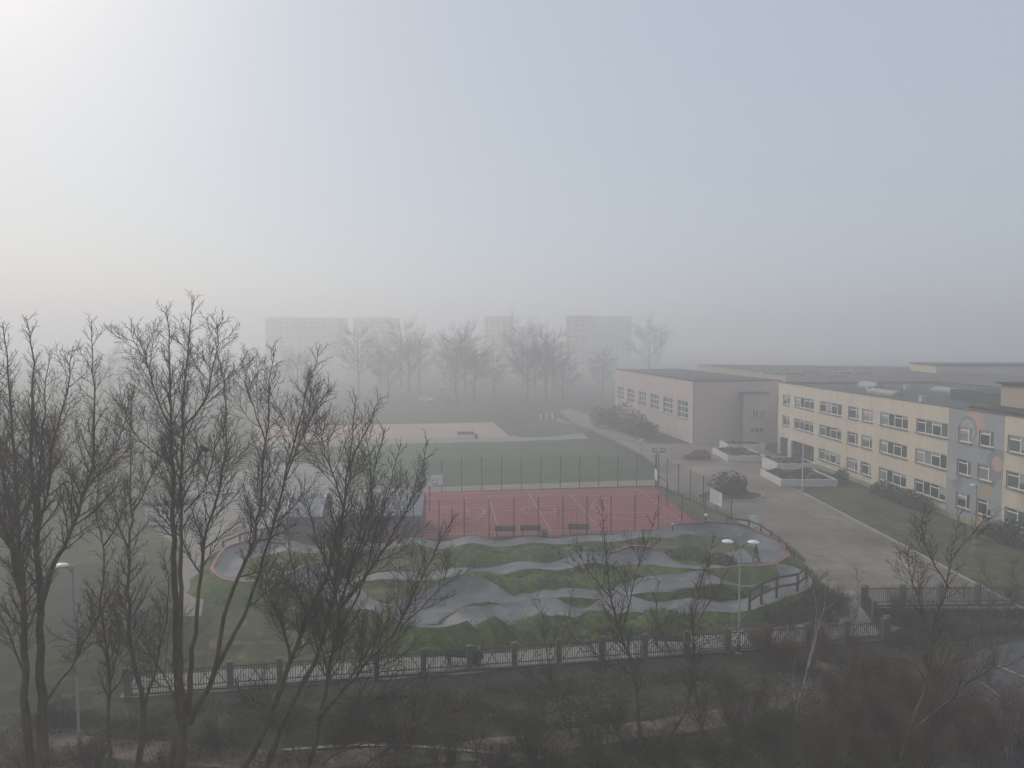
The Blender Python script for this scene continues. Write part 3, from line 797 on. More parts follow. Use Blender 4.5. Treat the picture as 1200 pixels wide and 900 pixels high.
# --- generic far blocks
_bw = {}
def block(name, label, cat, x, y, rz, L, D, Hh, storeys, m, bay=3.2, wm='glass', roofm='roof_dark', side=True, ww=1.7, wh=1.45, group=None, balcony=0):
    t = thing(name, label, cat, (x, y, 0), rz, group)
    b = MB()
    b.box(0, L, 0, D, 0, Hh); b.build('wall', m, t)
    b = MB(); b.box(-.2, L + .2, -.2, D + .2, Hh + .002, Hh + .3); b.build('roof', M[roofm], t)
    key = (ww, wh, wm)
    if key not in _bw:
        f = MB()
        f.box(-ww / 2, ww / 2, -.05, -.002, 0, .09); f.box(-ww / 2, ww / 2, -.05, -.002, wh - .09, wh)
        f.box(-ww / 2, -ww / 2 + .09, -.05, -.002, .09, wh - .09); f.box(ww / 2 - .09, ww / 2, -.05, -.002, .09, wh - .09); f.box(-.05, .05, -.05, -.002, .09, wh - .09)
        p = MB(); p.box(-ww / 2 + .06, ww / 2 - .06, -.03, -.001, .06, wh - .06)
        _bw[key] = (f.mesh('window', M['frame']), p.mesh('pane', M[wm]))
    fm, pm = _bw[key]
    sh = (Hh - 1.2) / storeys
    n = int(L / bay)
    for s in range(storeys):
        for k in range(n):
            o = bpy.data.objects.new('window', fm); link(o, t); o.location = ((k + .5) * L / n, 0, 0.9 + s * sh)
            p = bpy.data.objects.new('pane', pm); link(p, o)
        if side:
            for k in range(max(1, int(D / 4))):
                o = bpy.data.objects.new('window', fm); link(o, t); o.location = (0, (k + .5) * D / max(1, int(D / 4)), 0.9 + s * sh); o.rotation_euler = (0, 0, -PI / 2)
                p = bpy.data.objects.new('pane', pm); link(p, o)
    if balcony:
        bm_ = MB(); bm_.box(-1.4, 1.4, -1.1, -.003, -.12, 0); bm_.box(-1.4, 1.4, -1.1, -1.04, .002, 1.0); bm_.box(-1.4, -1.34, -1.04, -.003, .002, 1.0); bm_.box(1.34, 1.4, -1.04, -.003, .002, 1.0)
        me = bm_.mesh('balcony', M['white_render'])
        for s in range(1, storeys):
            o = bpy.data.objects.new('balcony', me); link(o, t); o.location = (balcony, 0, .6 + s * sh)
    return t
block('apartment_tower', 'tall cream apartment block barely showing through fog, left of the sports hall', 'apartment block', 27.5, 380, R(-14), 10.9, 30, 28.6, 10, M['cream'], 3.2, balcony=8.0)
block('apartment_tower', 'pale blue apartment slab dissolving in fog directly right of the cream tower', 'apartment block', 46, 450, R(-10), 26, 16, 30.0, 10, M['pale_blue'], 3.0)
block('apartment_block', 'cream apartment block faint in fog above the middle of the pitch', 'apartment block', -16, 425, R(-4), 16.5, 14, 29.5, 10, M['cream'], 3.0)
block('apartment_block', 'wide grey apartment block faint in fog behind the tall bare trees at left', 'apartment block', -138, 415, R(6), 44, 14, 28.5, 10, M['block_grey'], 3.2)
block('apartment_block', 'cream and grey apartment block faint in fog just right of the tall bare trees', 'apartment block', -90, 420, R(3), 25, 14, 28.5, 10, M['cream'], 3.0)
block('rear_annex', 'pale cream annex with two square windows far behind the school roof at right', 'building', 86, 150, R(-6), 26, 12, 12.2, 3, M['cream'], 4.2, ww=2.4)
block('white_kiosk', 'low white hut among the bare trees left of the dark sheds', 'hut', -35.2, 70.0, R(2), 3.9, 3.0, 1.9, 1, M['white_render'], 2.0, ww=.9, wh=.7, side=False)

# --- two dark sheds with pitched grey roofs and white verge boards
def shed(x, y, L, label, inset):
    t = thing('storage_shed', label, 'shed', (x, y, 0), R(1.5), 'dark sheds beside the court')
    b = MB(); b.box(0, L, 0, 4.6, 0, 1.9)
    b.add([(0, 0, 1.9), (0, 4.6, 1.9), (0, 2.3, 3.3), (L, 0, 1.9), (L, 4.6, 1.9), (L, 2.3, 3.3)], [(0, 2, 1), (3, 4, 5)])
    b.build('wall', M['shed_front'], t)
    n = max(4, int(L / .85))
    pm = MB(); pm.box(.012, L / n - .012, -.035, -.002, .04, 1.86)
    me = pm.mesh('board', M['shed_front'])
    for k in range(n):
        o = bpy.data.objects.new('board', me); link(o, t); o.location = (k * L / n, 0, 0)
    b = MB()
    for s in (1, -1):
        y0, yr = (-.3, 2.3) if s == 1 else (4.9, 2.3)
        z0 = 1.9 - .18
        b.add([(-.1, y0, z0 + .03), (L + .1, y0, z0 + .03), (L + .1, yr, 3.34), (-.1, yr, 3.34), (-.1, y0, z0 + .13), (L + .1, y0, z0 + .13), (L + .1, yr, 3.44), (-.1, yr, 3.44)],
              [(0, 1, 2, 3)[::-1], (4, 5, 6, 7), (0, 1, 5, 4), (1, 2, 6, 5), (3, 0, 4, 7)])
    b.build('roof', M['shed_roof'], t)
    for x in (inset, L - inset):
        v = MB(); v.bar((x, -.34, 1.90), (x, 2.3, 3.49), .16, .1); v.build('verge_board', M['frame'], t)
g0 = G(336, 628); shed(g0[0], g0[1], 3.15, 'smaller dark shed with a white-edged grey roof at the end of the wooden rail', 0.0)
g0 = G(428, 627); shed(g0[0], g0[1], 5.1, 'wider dark shed half hidden by twigs beside the red court', 1.3)

# ------------------------------------------------------------------ planters before the school
def leafy(mb, c, r, n, rr, size=.16, sc=(1, 1, .7), mi=0, inner=0.55):
    """leaf clumps through the volume of a shrub"""
    for _ in range(n):
        while True:
            p = [rr.uniform(-1, 1) for _ in range(3)]
            d = math.sqrt(sum(q * q for q in p))
            if inner < d < 1 and p[2] > -.75: break
        w = 1 + .22 * math.sin(3.1 * p[0] + c[0]) + .18 * math.sin(4.3 * p[1] + 2 * p[2])
        q = Vector((c[0] + p[0] * r * sc[0] * w, c[1] + p[1] * r * sc[1] * w, max(.03, c[2] + p[2] * r * sc[2] * w)))
        a = Vector((rr.uniform(-1, 1), rr.uniform(-1, 1), rr.uniform(-.6, 1))).normalized()
        b_ = a.orthogonal().normalized(); cc = a.cross(b_)
        s = size * rr.uniform(.6, 1.4)
        mb.add([q - b_ * s, q + cc * s * .6, q + b_ * s, q - cc * s * .6], [(0, 1, 2, 3)], mi)

def planter(label, x0, x1, y0, y1, h, seed, group):
    t = thing('raised_planter', label, 'planter', (x0, y0, 0), 0, group)
    w, d = x1 - x0, y1 - y0
    b = MB(); b.box(0, .22, 0, d, 0, h); b.box(w - .22, w, 0, d, 0, h); b.box(.222, w - .222, 0, .22, 0, h); b.box(.222, w - .222, d - .22, d, 0, h)
    b.build('planter_wall', M['white_render'], t)
    b = MB(); b.box(.223, w - .223, .223, d - .223, 0, h - .08); b.build('soil', M['soil'], t)
    rr = random.Random(seed); b = MB()
    for k in range(int(w * d / 1.6)):
        leafy(b, (rr.uniform(.5, w - .5), rr.uniform(.5, d - .5), h), rr.uniform(.4, .65), 60, rr, .13, (1, 1, .45), 0, .2)
    b.build('hedge_planting', M['leaf_dark'], t, kind='stuff')
planter('low white-walled planter with dark hedging, nearest to the flagless pole and lawn', 32.4, 39.2, 88.2, 95.6, .85, 1, 'planters before the school')
planter('taller white-walled planter tier right at the foot of the school entrance', 34.6, 39.8, 95.7, 101.5, 1.5, 2, 'planters before the school')
planter('low white-walled planter standing just right of the red car', 31.2, 36.6, 106.2, 114.2, .85, 3, 'planters before the school')
planter('planter tier with dark hedging against the sports hall front wall', 33.6, 39.4, 114.4, 119.0, 1.3, 4, 'planters before the school')

def shrub(name, label, c, blobs, n, m, size, seed, group=None, cat='bush'):
    t = thing(name, label, cat, (c[0], c[1], 0), 0, group)
    rr = random.Random(seed)
    b = MB()
    for (dx, dy, z, r, sz) in blobs:
        leafy(b, (dx, dy, z), r, n, rr, size, (1, 1, sz), 0, .35)
    b.build('foliage', m, t, kind='stuff')
    tb = Tubes()
    for k in range(26):
        a = rr.uniform(0, 2 * PI); d = blobs[k % len(blobs)]
        e = np.array([d[0] + rr.uniform(-.8, .8) * d[3], d[1] + rr.uniform(-.8, .8) * d[3], d[2] + d[3] * d[4] * rr.uniform(.4, 1.05)])
        s = np.array([d[0] * .6 + .2 * math.cos(a), d[1] * .6 + .2 * math.sin(a), 0])
        mid = (s + e) / 2 + np.array([rr.uniform(-.2, .2), rr.uniform(-.2, .2), .1])
        tb.add([s, mid, e], [.035, .022, .009], 4)
    tb.build('stems', M['bark'], t)
    return t
shrub('round_bush', 'dark rounded bush on a kerbed bed in the middle of the yard', G(853, 580), [(-.4, .2, 1.2, 1.6, .95), (1.2, .4, 1.0, 1.3, .8), (.2, -.6, .8, 1.2, .7)], 620, M['leaf_dark'], .15, 21)
bedc = G(855, 582)
be = MB(); ol = [(3.6 * math.cos(a) + .4 * math.sin(3 * a), 2.6 * math.sin(a)) for a in np.linspace(0, 2 * PI, 29)[:-1]]
be.prism(ol, 0.0, .12); b0 = be.build('flower_bed', M['soil'], None, loc=(bedc[0], bedc[1], 0)); b0['kind'] = 'structure'
ke = MB()
for k in range(28):
    a, b = ol[k], ol[(k + 1) % 28]
    ke.bar((a[0] * 1.03, a[1] * 1.03, .08), (b[0] * 1.03, b[1] * 1.03, .08), .16, .16)
ko = ke.build('bed_kerb', M['kerb'], None, loc=(bedc[0], bedc[1], 0)); ko['kind'] = 'structure'
shrub('large_bush', 'big dark leafless thicket leaning against the sports hall windows', (20.6, 143, 0), [(0, 0, 2.2, 2.9, .95), (2.8, -6, 1.8, 2.5, .9), (-2.2, 4, 1.8, 2.4, .9), (3.8, -11, 1.3, 1.8, .9)], 1300, M['leaf_brown'], .19, 22)
shrub('low_bush', 'low dark bush under the school wall left of the longer one', (41.6, 82.6, 0), [(0, 0, .8, 1.3, .75), (.3, -2.0, .7, 1.2, .75)], 620, M['leaf_brown'], .13, 23, 'bushes under the school wall')
shrub('low_bush', 'long dark bush under the school wall between the first bush and the mural', (42.0, 77.3, 0), [(0, 0, .8, 1.3, .7), (.2, -2.0, .75, 1.2, .7), (.1, 1.8, .7, 1.1, .7)], 520, M['leaf_brown'], .13, 24, 'bushes under the school wall')
shrub('low_bush', 'tall dark bush against the school wall at the right edge, below the mural', (43.4, 62.6, 0), [(0, 0, 1.1, 1.6, .85), (.3, -2.2, 1.1, 1.5, .85), (-.6, 1.6, .9, 1.2, .8)], 700, M['leaf_brown'], .13, 25, 'bushes under the school wall')
shrub('small_conifer', 'small spiky green shrub at the corner of the entrance planter', G(985, 566), [(0, 0, .8, .9, 1.0)], 500, M['leaf_dark'], .12, 26)

# ------------------------------------------------------------------ fences
def frame_along(a, b):
    d = (b - a); L = float(np.linalg.norm(d[:2])); return L, math.atan2(d[1], d[0])

def picket_fence(label, a, b, bay, h, arches=True, group='fences round the site'):
    L, rz = frame_along(a, b)
    t = thing('picket_fence', label, 'fence', (a[0], a[1], 0), rz, group)
    n = max(1, round(L / bay)); w = L / n
    pm = MB(); pm.box(-.15, .15, -.14, .14, 0, h + .12); pm.box(-.18, .18, -.17, .17, h + .122, h + .17); pm.box(-.12, .12, -.11, .11, h + .172, h + .20)
    pme = pm.mesh('pillar', M['fence_post'])
    r = MB(); r.box(.16, w - .16, -.09, .09, 0, .10); r.box(.195, w - .195, -.02, .02, .30, .35); r.box(.195, w - .195, -.02, .02, h - .12, h - .07)
    if arches:
        for (x0, x1) in ((.25, w * .62), (w * .38, w - .25)):
            pts = [(x0 + (x1 - x0) * k / 10, -.03, .36 + (h - .52) * math.sin(PI * k / 10)) for k in range(11)]
            for p, q in zip(pts[:-1], pts[1:]): r.bar(p, q, .035, .035)
    rme = r.mesh('panel', M['picket'])
    k_ = MB()
    nb = int((w - .5) / .125)
    for k in range(nb + 1):
        x = .25 + (w - .5) * k / nb
        hh = h + .04 * math.sin(PI * k / nb)
        k_.box(x - .0135, x + .0135, -.0135, .0135, .10, hh)
    kme = k_.mesh('pickets', M['picket'])
    for k in range(n + 1):
        o = bpy.data.objects.new('pillar', pme); link(o, t); o.location = (k * w, 0, 0)
    for k in range(n):
        o = bpy.data.objects.new('panel', rme); link(o, t); o.location = (k * w, 0, 0)
        q = bpy.data.objects.new('pickets', kme); link(q, o); q['kind'] = 'stuff'
    return t
F1, F2 = G(150, 815), G(1036, 752)
picket_fence('long dark picket fence with grey pillars running along the pale walkway', F1, F2, 2.5, 1.25)
picket_fence('short picket fence side turning up from the corner towards the yard', F2 + np.array([.35, .35, 0]), G(1011, 712), 2.3, 1.25, False)
picket_fence('dark picket fence closing the paved yard at the right edge', G(1013, 711), G(1320, 708), 2.6, 1.3, False)

def mesh_fence(label, pts, hs, bay, group='tall mesh fences round the court', cell=.28):
    a = pts[0]
    t = thing('mesh_fence', label, 'fence', (a[0], a[1], 0), 0, group)
    for i in range(len(pts) - 1):
        p, q = np.array(pts[i]) - a, np.array(pts[i + 1]) - a
        L = np.linalg.norm(q - p); n = max(1, round(L / bay))
        nt_ = MB()
        for k in range(n + 1):
            c = p + (q - p) * k / n; h = hs[i] + (hs[i + 1] - hs[i]) * k / n
            b = MB(); b.box(-.045, .045, -.045, .045, 0, h); b.box(-.055, .055, -.055, .055, h + .002, h + .05)
            b.build('post', M['dark_steel'], t, loc=(c[0], c[1], 0))
        zz = .08
        hm = max(hs[i], hs[i + 1])
        while zz < hm:
            nt_.bar((p[0], p[1], zz * hs[i] / hm), (q[0], q[1], zz * hs[i + 1] / hm), .012, .012); zz += cell
        m_ = int(L / cell)
        for k in range(m_ + 1):
            c = p + (q - p) * k / m_; h = hs[i] + (hs[i + 1] - hs[i]) * k / m_
            nt_.bar((c[0], c[1], .05), (c[0], c[1], h), .012, .012)
        nt_.build('netting', M['dark_steel'], t, kind='stuff')
    return t
mesh_fence('tall mesh fence with thin posts along the front of the red court', [G(455, 634), G(826, 622)], [3.5, 3.5], 2.2)
mesh_fence('tall mesh fence with thin posts between the red court and the green pitch', [G(470, 578), G(768, 570)], [3.9, 3.9], 2.3)
mesh_fence('tall mesh fence stepping down along the right side of the court bank', [G(769, 570), G(824, 592), G(857, 608)], [4.0, 3.1, 1.9], 2.5)

def rail_fence(label, pxs, h, group='weathered rail fences round the pump track', base=0.0):
    P = [G(x, y) for x, y in pxs]
    ln = sum(np.linalg.norm(np.diff(np.array(P), axis=0), axis=1))
    n = max(2, int(ln / 1.7)); Q = catmull(P, n + 1)
    t = thing('rail_fence', label, 'fence', (Q[0][0], Q[0][1], 0), 0, group)
    Q = Q - Q[0]
    for k in range(n + 1):
        b = MB(); b.box(-.075, .075, -.075, .075, 0, h + .12 + base); b.build('post', M['wood'], t, loc=(Q[k][0], Q[k][1], 0))
    for k in range(n):
        for z in (.45, h):
            b = MB(); b.bar((Q[k][0], Q[k][1], z + base), (Q[k + 1][0], Q[k + 1][1], z + base), .06, .16); b.build('rail', M['wood'], t)
    return t
rail_fence('weathered wooden rail fence curving round the right end of the pump track berm', [(878, 722), (893, 712), (915, 703), (936, 700), (944, 692)], 1.1, base=.55)
rail_fence('wooden rail fence bordering the pump track behind the white board', [(852, 622), (880, 626), (904, 640), (918, 652), (930, 664)], 1.2)
rail_fence('wooden rail fence at the left end of the pump track by the small shed', [(262, 651), (285, 641), (310, 635), (334, 630)], 1.15)

# ------------------------------------------------------------------ street furniture
def lamp(name, label, c, h, arms, rz=0.0, group='street lamps', head=.36, thick=.16):
    t = thing(name, label, 'street lamp', (c[0], c[1], 0), rz, group)
    b = MB(); b.tube([(0, 0, 0), (0, 0, 1.0), (0, 0, 1.02), (0, 0, h)], [.09, .085, .06, .04], 8); b.build('pole', M['steel'], t, True)
    b = MB(); b.lathe([(0, 0), (.17, 0), (.17, .05), (.10, .09), (.09, .12)], 10); b.build('base_plate', M['steel'], t)
    for a in arms:
        b = MB(); b.tube([(0, 0, h - .35), (a * .35, 0, h - .08), (a, 0, h)], .028, 6); ao = b.build('arm', M['steel'], t, True)
        b = MB(); b.lathe([(0, -thick * .45), (head * .75, -thick * .4), (head, -thick * .1), (head * .95, thick * .15), (head * .6, thick * .5), (0, thick * .7)], 16, (a * 1.15, 0, h + .02))
        ho = b.build('lamp_head', M['white_plastic'], ao, True)
    return t
lamp('street_lamp', 'double-armed lamp post with two white saucer heads at the long picket fence', (12.9, 41.1), 6.45, (-.62, .62), R(-6), head=.34)
lamp('street_lamp', 'single-armed lamp post with one white head among the left tree trunks', (-18.75, 31.0), 8.25, (-.42,), R(0), head=.30)
lamp('street_lamp', 'thin lamp post with a pale head in front of the school mural', G(1141, 655), 6.05, (.25,), R(180), head=.22)
g = G(827, 624)
t = thing('globe_lamp', 'short post with a white globe at the right corner of the red court', 'lamp', (g[0], g[1], 0), 0, 'globe lamps')
b = MB(); b.tube([(0, 0, 0), (0, 0, 1.5)], .045, 8); b.build('pole', M['dark_steel'], t); b = MB(); b.ball((0, 0, 1.62), .17, 12, 8); b.build('globe', M['white_plastic'], t, True)
g = G(788, 626)
t = thing('globe_lamp', 'short dark post with a pale top before the court, left of the white globe', 'lamp', (g[0], g[1], 0), 0, 'globe lamps')
b = MB(); b.tube([(0, 0, 0), (0, 0, .85)], .06, 8); b.build('pole', M['dark_steel'], t); b = MB(); b.ball((0, 0, .95), .12, 10, 6); b.build('globe', M['white_plastic'], t, True)
g = G(770, 571)
t = thing('floodlight_mast', 'short mast with two floodlights at the far right corner of the court', 'floodlight', (g[0] + .2, g[1] + .2, 0), 0)
b = MB(); b.tube([(0, 0, 0), (0, 0, 4.2)], [.08, .06], 8); b.build('pole', M['dark_steel'], t)
b = MB(); b.box(-.75, .75, -.03, .03, 4.2, 4.28); b.build('crossbar', M['dark_steel'], t)
for x in (-.5, .5):
    b = MB(); b.box(x - .3, x + .3, -.18, .12, 4.3, 4.72); f = b.build('floodlight', M['dark_steel'], t)
    b = MB(); b.box(x - .24, x + .24, -.20, -.182, 4.35, 4.67); b.build('lens', M['lens'], f)
g = G(940, 575)
t = thing('flag_pole', 'thin bare pole without a flag on the school lawn edge beside the planter', 'pole', (g[0], g[1], 0))
b = MB(); b.tube([(0, 0, 0), (0, 0, 7.2)], [.06, .03], 8); b.build('pole', M['white_plastic'], t); b = MB(); b.box(-.18, .18, -.18, .18, 0, .12); b.build('base_plate', M['kerb'], t)
g = G(751, 531)
t = thing('white_topped_post', 'post with a small white top at the yard edge by the sports hall thicket', 'post', (g[0], g[1], 0))
b = MB(); b.tube([(0, 0, 0), (0, 0, 2.0)], .05, 8); b.build('pole', M['dark_steel'], t); b = MB(); b.box(-.3, .3, -.03, .03, 1.75, 2.2); b.build('sign_panel', M['sign_white'], t)

# banner on the court's side fence, board on two legs
fa, fb_ = G(833.5, 598), G(847.5, 605)
d = fb_ - fa; L = np.linalg.norm(d)
t = thing('fence_banner', 'white printed banner tied to the mesh fence above the court bank', 'banner', (fa[0] - .1, fa[1] - .1, 0), math.atan2(d[1], d[0]))
b = MB(); b.box(0, L, -.09, -.07, .95, 2.35); b.build('panel', M['sign_white'], t)
for k in range(6):
    b = MB(); b.box(.18, L - .25 - (.5 if k in (2, 5) else 0), -.096, -.0905, 2.12 - k * .2, 2.19 - k * .2); b.build('printed_line', M['sign_text'], t)
g = G(882, 622.5)
t = thing('notice_board', 'blank-looking white notice board on two posts by the rail fence', 'notice board', (g[0], g[1], 0), R(4))
b = MB(); b.box(-.38, .38, -.025, .025, .35, 1.5); b.build('panel', M['sign_white'], t)
for x in (-.34, .34):
    b = MB(); b.box(x - .035, x + .035, .027, .09, 0, 1.52); b.build('post', M['dark_steel'], t)

def bench(label, c, rz, L=1.8, solid=False, group='park benches along the walkway', m='wood'):
    t = thing('park_bench', label, 'bench', (c[0], c[1], 0), rz, group)
    for k in range(3):
        b = MB(); b.box(-L / 2, L / 2, -.22 + k * .15, -.10 + k * .15, .42, .46); b.build('seat_slat', M[m], t)
    for k in range(4 if solid else 3):
        b = MB(); z = .50 + k * .13; y = .25 + .02 * k
        b.box(-L / 2, L / 2, y, y + .035, z, z + (.125 if solid else .10)); b.build('back_slat', M[m], t)
    for x in (-L / 2 + .2, L / 2 - .2):
        b = MB(); b.box(x - .03, x + .03, -.20, -.14, 0, .418); b.box(x - .03, x + .03, .295, .345, 0, .95); b.box(x - .028, x + .028, -.138, .294, .36, .417); b.build('leg', M['dark_steel'], t)
    return t
bench('dark slatted bench behind the picket fence, nearer the leaning trees', G(545, 778), R(172), 2.1)
bench('dark slatted bench behind the picket fence, just left of the double lamp', G(787, 758.5), R(172), 2.1)
for k, (x, s) in enumerate(((592, 'leftmost of three grey benches behind the front court fence'), (622, 'middle of three grey benches behind the front court fence'), (679, 'rightmost of three grey benches behind the front court fence'))):
    bench(s, G(x, 631 - .025 * (x - 592)) + np.array([0, .9, 0]), PI, 1.9, True, 'team benches beside the court', 'fence_post')
bench('lone dark bench on the pale clay court far behind the pitch', G(546, 512), R(178), 3.0, True, None, 'wood')
def bin_(label, c, h=.85, r=.26):
    t = thing('litter_bin', label, 'litter bin', (c[0], c[1], 0), 0, 'litter bins')
    b = MB(); b.lathe([(0, .05), (r * .85, .05), (r, h), (r * .9, h), (r * .8, .2)], 12); b.build('body', M['dark_steel'], t, True)
    b = MB(); b.lathe([(r * 1.06, h - .06), (r * 1.06, h + .02), (r * .88, h + .02)], 12); b.build('rim', M['steel'], t)
    b = MB(); b.box(-.05, .05, -.05, .05, 0, .12); b.build('foot', M['dark_steel'], t)
bin_('dark litter bin right of the bench nearer the leaning trees', G(556.5, 777))
bin_('dark litter bin standing before the red court between the two benches', G(638, 630), .7, .3)
bin_('small dark bin right of the lone bench on the clay court', G(558, 514.5), .9, .3)

# basketball stands and a small goal
def hoop(label, c, rz):
    t = thing('basketball_stand', label, 'basketball hoop', (c[0], c[1], 0), rz, 'basketball stands')
    b = MB(); b.tube([(-1.2, 0, 0), (-1.2, 0, 2.6), (-.3, 0, 3.3)], .07, 8); b.build('pole', M['dark_steel'], t)
    b = MB(); b.box(-.03, .03, -.9, .9, 2.9, 3.95); bd = b.build('backboard', M['sign_white'], t)
    b = MB()
    for s in (-.3, .3): b.box(.032, .036, s - .02, s + .02, 3.1, 3.5)
    b.box(.032, .036, -.278, .278, 3.46, 3.5); b.box(.032, .036, -.278, .278, 3.1, 3.14); b.build('target_square', M['red_edge'], bd)
    b = MB(); pts = [(.38 + .23 * math.cos(a), .23 * math.sin(a), 3.05) for a in np.linspace(0, 2 * PI, 15)]; b.tube(pts, .012, 5); b.build('hoop', M['red_edge'], t)
hcl = cpt(3.0, LY / 2 - 0.6); hoop('basketball stand with a white backboard among twigs at the left end of the court', hcl, R(-58))
hcr = cpt(LX - 1.2, LY / 2); hoop('basketball stand edge-on at the right end of the court', hcr, R(176))
g = cpt(15.5, 2.2)
t = thing('goal', 'small steel goal frame standing on the red court near the middle', 'goal', (g[0], g[1], 0), R(0))
b = MB()
for x in (-.9, .9): b.tube([(x, 0, 0), (x, 0, 1.7)], .04, 6)
b.tube([(-.9, 0, 1.7), (.9, 0, 1.7)], .04, 6); b.build('goal_frame', M['steel'], t)
b = MB()
for k in range(13): b.bar((-.9 + .15 * k, .03, 1.68), (-.9 + .15 * k, .6, .02), .012, .012)
for k in range(9): b.bar((-.9, .03 + .57 * k / 9, 1.68 - 1.66 * k / 9), (.9, .03 + .57 * k / 9, 1.68 - 1.66 * k / 9), .012, .012)
b.build('goal_net', M['steel'], t, kind='stuff')
for k, (x, s) in enumerate(((634, 'leftmost'), (640.5, 'middle'), (647.5, 'rightmost'))):
    g = G(x, 492)
    t = thing('marker_post', s + ' of three small white posts standing on the grass far beyond the pitch', 'post', (g[0], g[1], 0), R(10 * k), 'white posts far beyond the pitch')
    b = MB(); b.box(-.16, .16, -.1, .1, 0, 1.15 + .1 * k); b.add([(-.16, -.1, 1.152 + .1 * k), (.16, -.1, 1.152 + .1 * k), (.16, .1, 1.152 + .1 * k), (-.16, .1, 1.152 + .1 * k), (0, 0, 1.5 + .1 * k)], [(0, 1, 4), (1, 2, 4), (2, 3, 4), (3, 0, 4)]); b.build('post_body', M['white_plastic'], t)

# ------------------------------------------------------------------ cars
def car(label, c, rz, paint, group=None):
    t = thing('parked_car', label, 'car', (c[0], c[1], 0), rz, group)
    # sections along x: (x, half width, z bottom, z belt, roof z, roof half width)
    sec = [(-2.08, .62, .42, .78, .80, .52), (-1.98, .78, .28, .92, .95, .60), (-1.62, .84, .22, .98, 1.36, .58), (-1.15, .86, .20, .99, 1.47, .60), (-.4, .87, .20, .97, 1.50, .62),
           (.3, .87, .20, .95, 1.44, .61), (.85, .86, .20, .93, 1.12, .60), (1.12, .85, .21, .90, .93, .62), (1.65, .82, .24, .80, .82, .60), (2.0, .72, .30, .66, .68, .52), (2.1, .58, .42, .58, .59, .44)]
    b = MB(); vs = []
    for (x, w, zb, zt, zr, wr_) in sec:
        vs += [(x, -w * .92, zb), (x, -w, (zb + zt) / 2), (x, -w * .97, zt), (x, -wr_, zr), (x, 0, zr + .03), (x, wr_, zr), (x, w * .97, zt), (x, w, (zb + zt) / 2), (x, w * .92, zb)]
    fs = []
    for i in range(len(sec) - 1):
        for k in range(8): fs.append((i * 9 + k, (i + 1) * 9 + k, (i + 1) * 9 + k + 1, i * 9 + k + 1))
        fs.append((i * 9 + 8, (i + 1) * 9 + 8, (i + 1) * 9, i * 9))
    fs += [tuple(range(9)), tuple(range(len(sec) * 9 - 9, len(sec) * 9))[::-1]]
    b.add(vs, fs); b.build('body', M[paint], t, True)
    for s in (-1, 1):
        for (x0, x1, z0, z1, x2, x3) in ((-1.5, -.42, 1.02, 1.40, -1.22, -.42), (-.34, .72, 1.0, 1.42, -.34, .30)):
            w = MB(); y0, y1 = s * .865, s * .655
            w.add([(x0, y0, z0), (x1, y0, z0), (x3, y1, z1), (x2, y1, z1), (x0, y0 - s * .03, z0), (x1, y0 - s * .03, z0), (x3, y1 - s * .03, z1), (x2, y1 - s * .03, z1)],
                  [(0, 1, 2, 3), (4, 5, 6, 7), (0, 1, 5, 4), (1, 2, 6, 5), (2, 3, 7, 6), (3, 0, 4, 7)])
            w.build('side_window', M['glass'], t)
        m_ = MB(); m_.box(.62, .80, s * .88, s * 1.0, .95, 1.08); m_.build('mirror', M[paint], t)
        h = MB(); h.box(1.86, 2.03, s * .45 - .13, s * .45 + .13, .58, .72); h.build('headlight', M['lens'], t)
        h = MB(); h.box(-2.06, -1.9, s * .58 - .1, s * .58 + .1, .70, .92); h.build('tail_light', M['lens_red'], t)
        for x in (-1.28, 1.30):
            w = MB(); w.lathe([(.16, -.1), (.30, -.1), (.315, -.06), (.315, .06), (.30, .1), (.16, .1)], 18)
            wo = bpy.data.objects.new('wheel', w.mesh('tyre', M['tyre'], True)); link(wo, t); wo.location = (x, s * .79, .315); wo.rotation_euler = (PI / 2, 0, 0)
            r = MB(); r.lathe([(0, -.085), (.17, -.08), (.17, .08), (0, .085)], 12); r.build('rim', M['rim'], wo, True)
    w = MB(); w.add([(.36, -.56, 1.445), (.36, .56, 1.445), (1.06, .64, .965), (1.06, -.64, .965), (.36, -.56, 1.40), (.36, .56, 1.40), (1.06, .64, .92), (1.06, -.64, .92)], [(0, 1, 2, 3), (4, 5, 6, 7), (0, 1, 5, 4), (2, 3, 7, 6)]); w.build('windscreen', M['glass'], t)
    w = MB(); w.add([(-1.66, -.54, 1.36), (-1.66, .54, 1.36), (-2.0, .60, .98), (-2.0, -.60, .98), (-1.6, -.54, 1.3), (-1.6, .54, 1.3), (-1.95, .60, .92), (-1.95, -.60, .92)], [(0, 1, 2, 3), (4, 5, 6, 7), (0, 1, 5, 4), (2, 3, 7, 6)]); w.build('rear_window', M['glass'], t)
    return t
car('dark red hatchback parked at the corner of the sports hall', G(816, 538), R(174), 'car_red')
car('white car in the fog far behind the clay court, farther left of two', G(500, 471), R(8), 'car_white', 'cars in the fog')
car('grey car in the fog far behind the clay court, right of the white one', G(526, 471), R(4), 'car_grey', 'cars in the fog')
car('white car in the fog, topmost and farthest of the three behind the clay court', G(522, 456), R(30), 'car_white', 'cars in the fog')

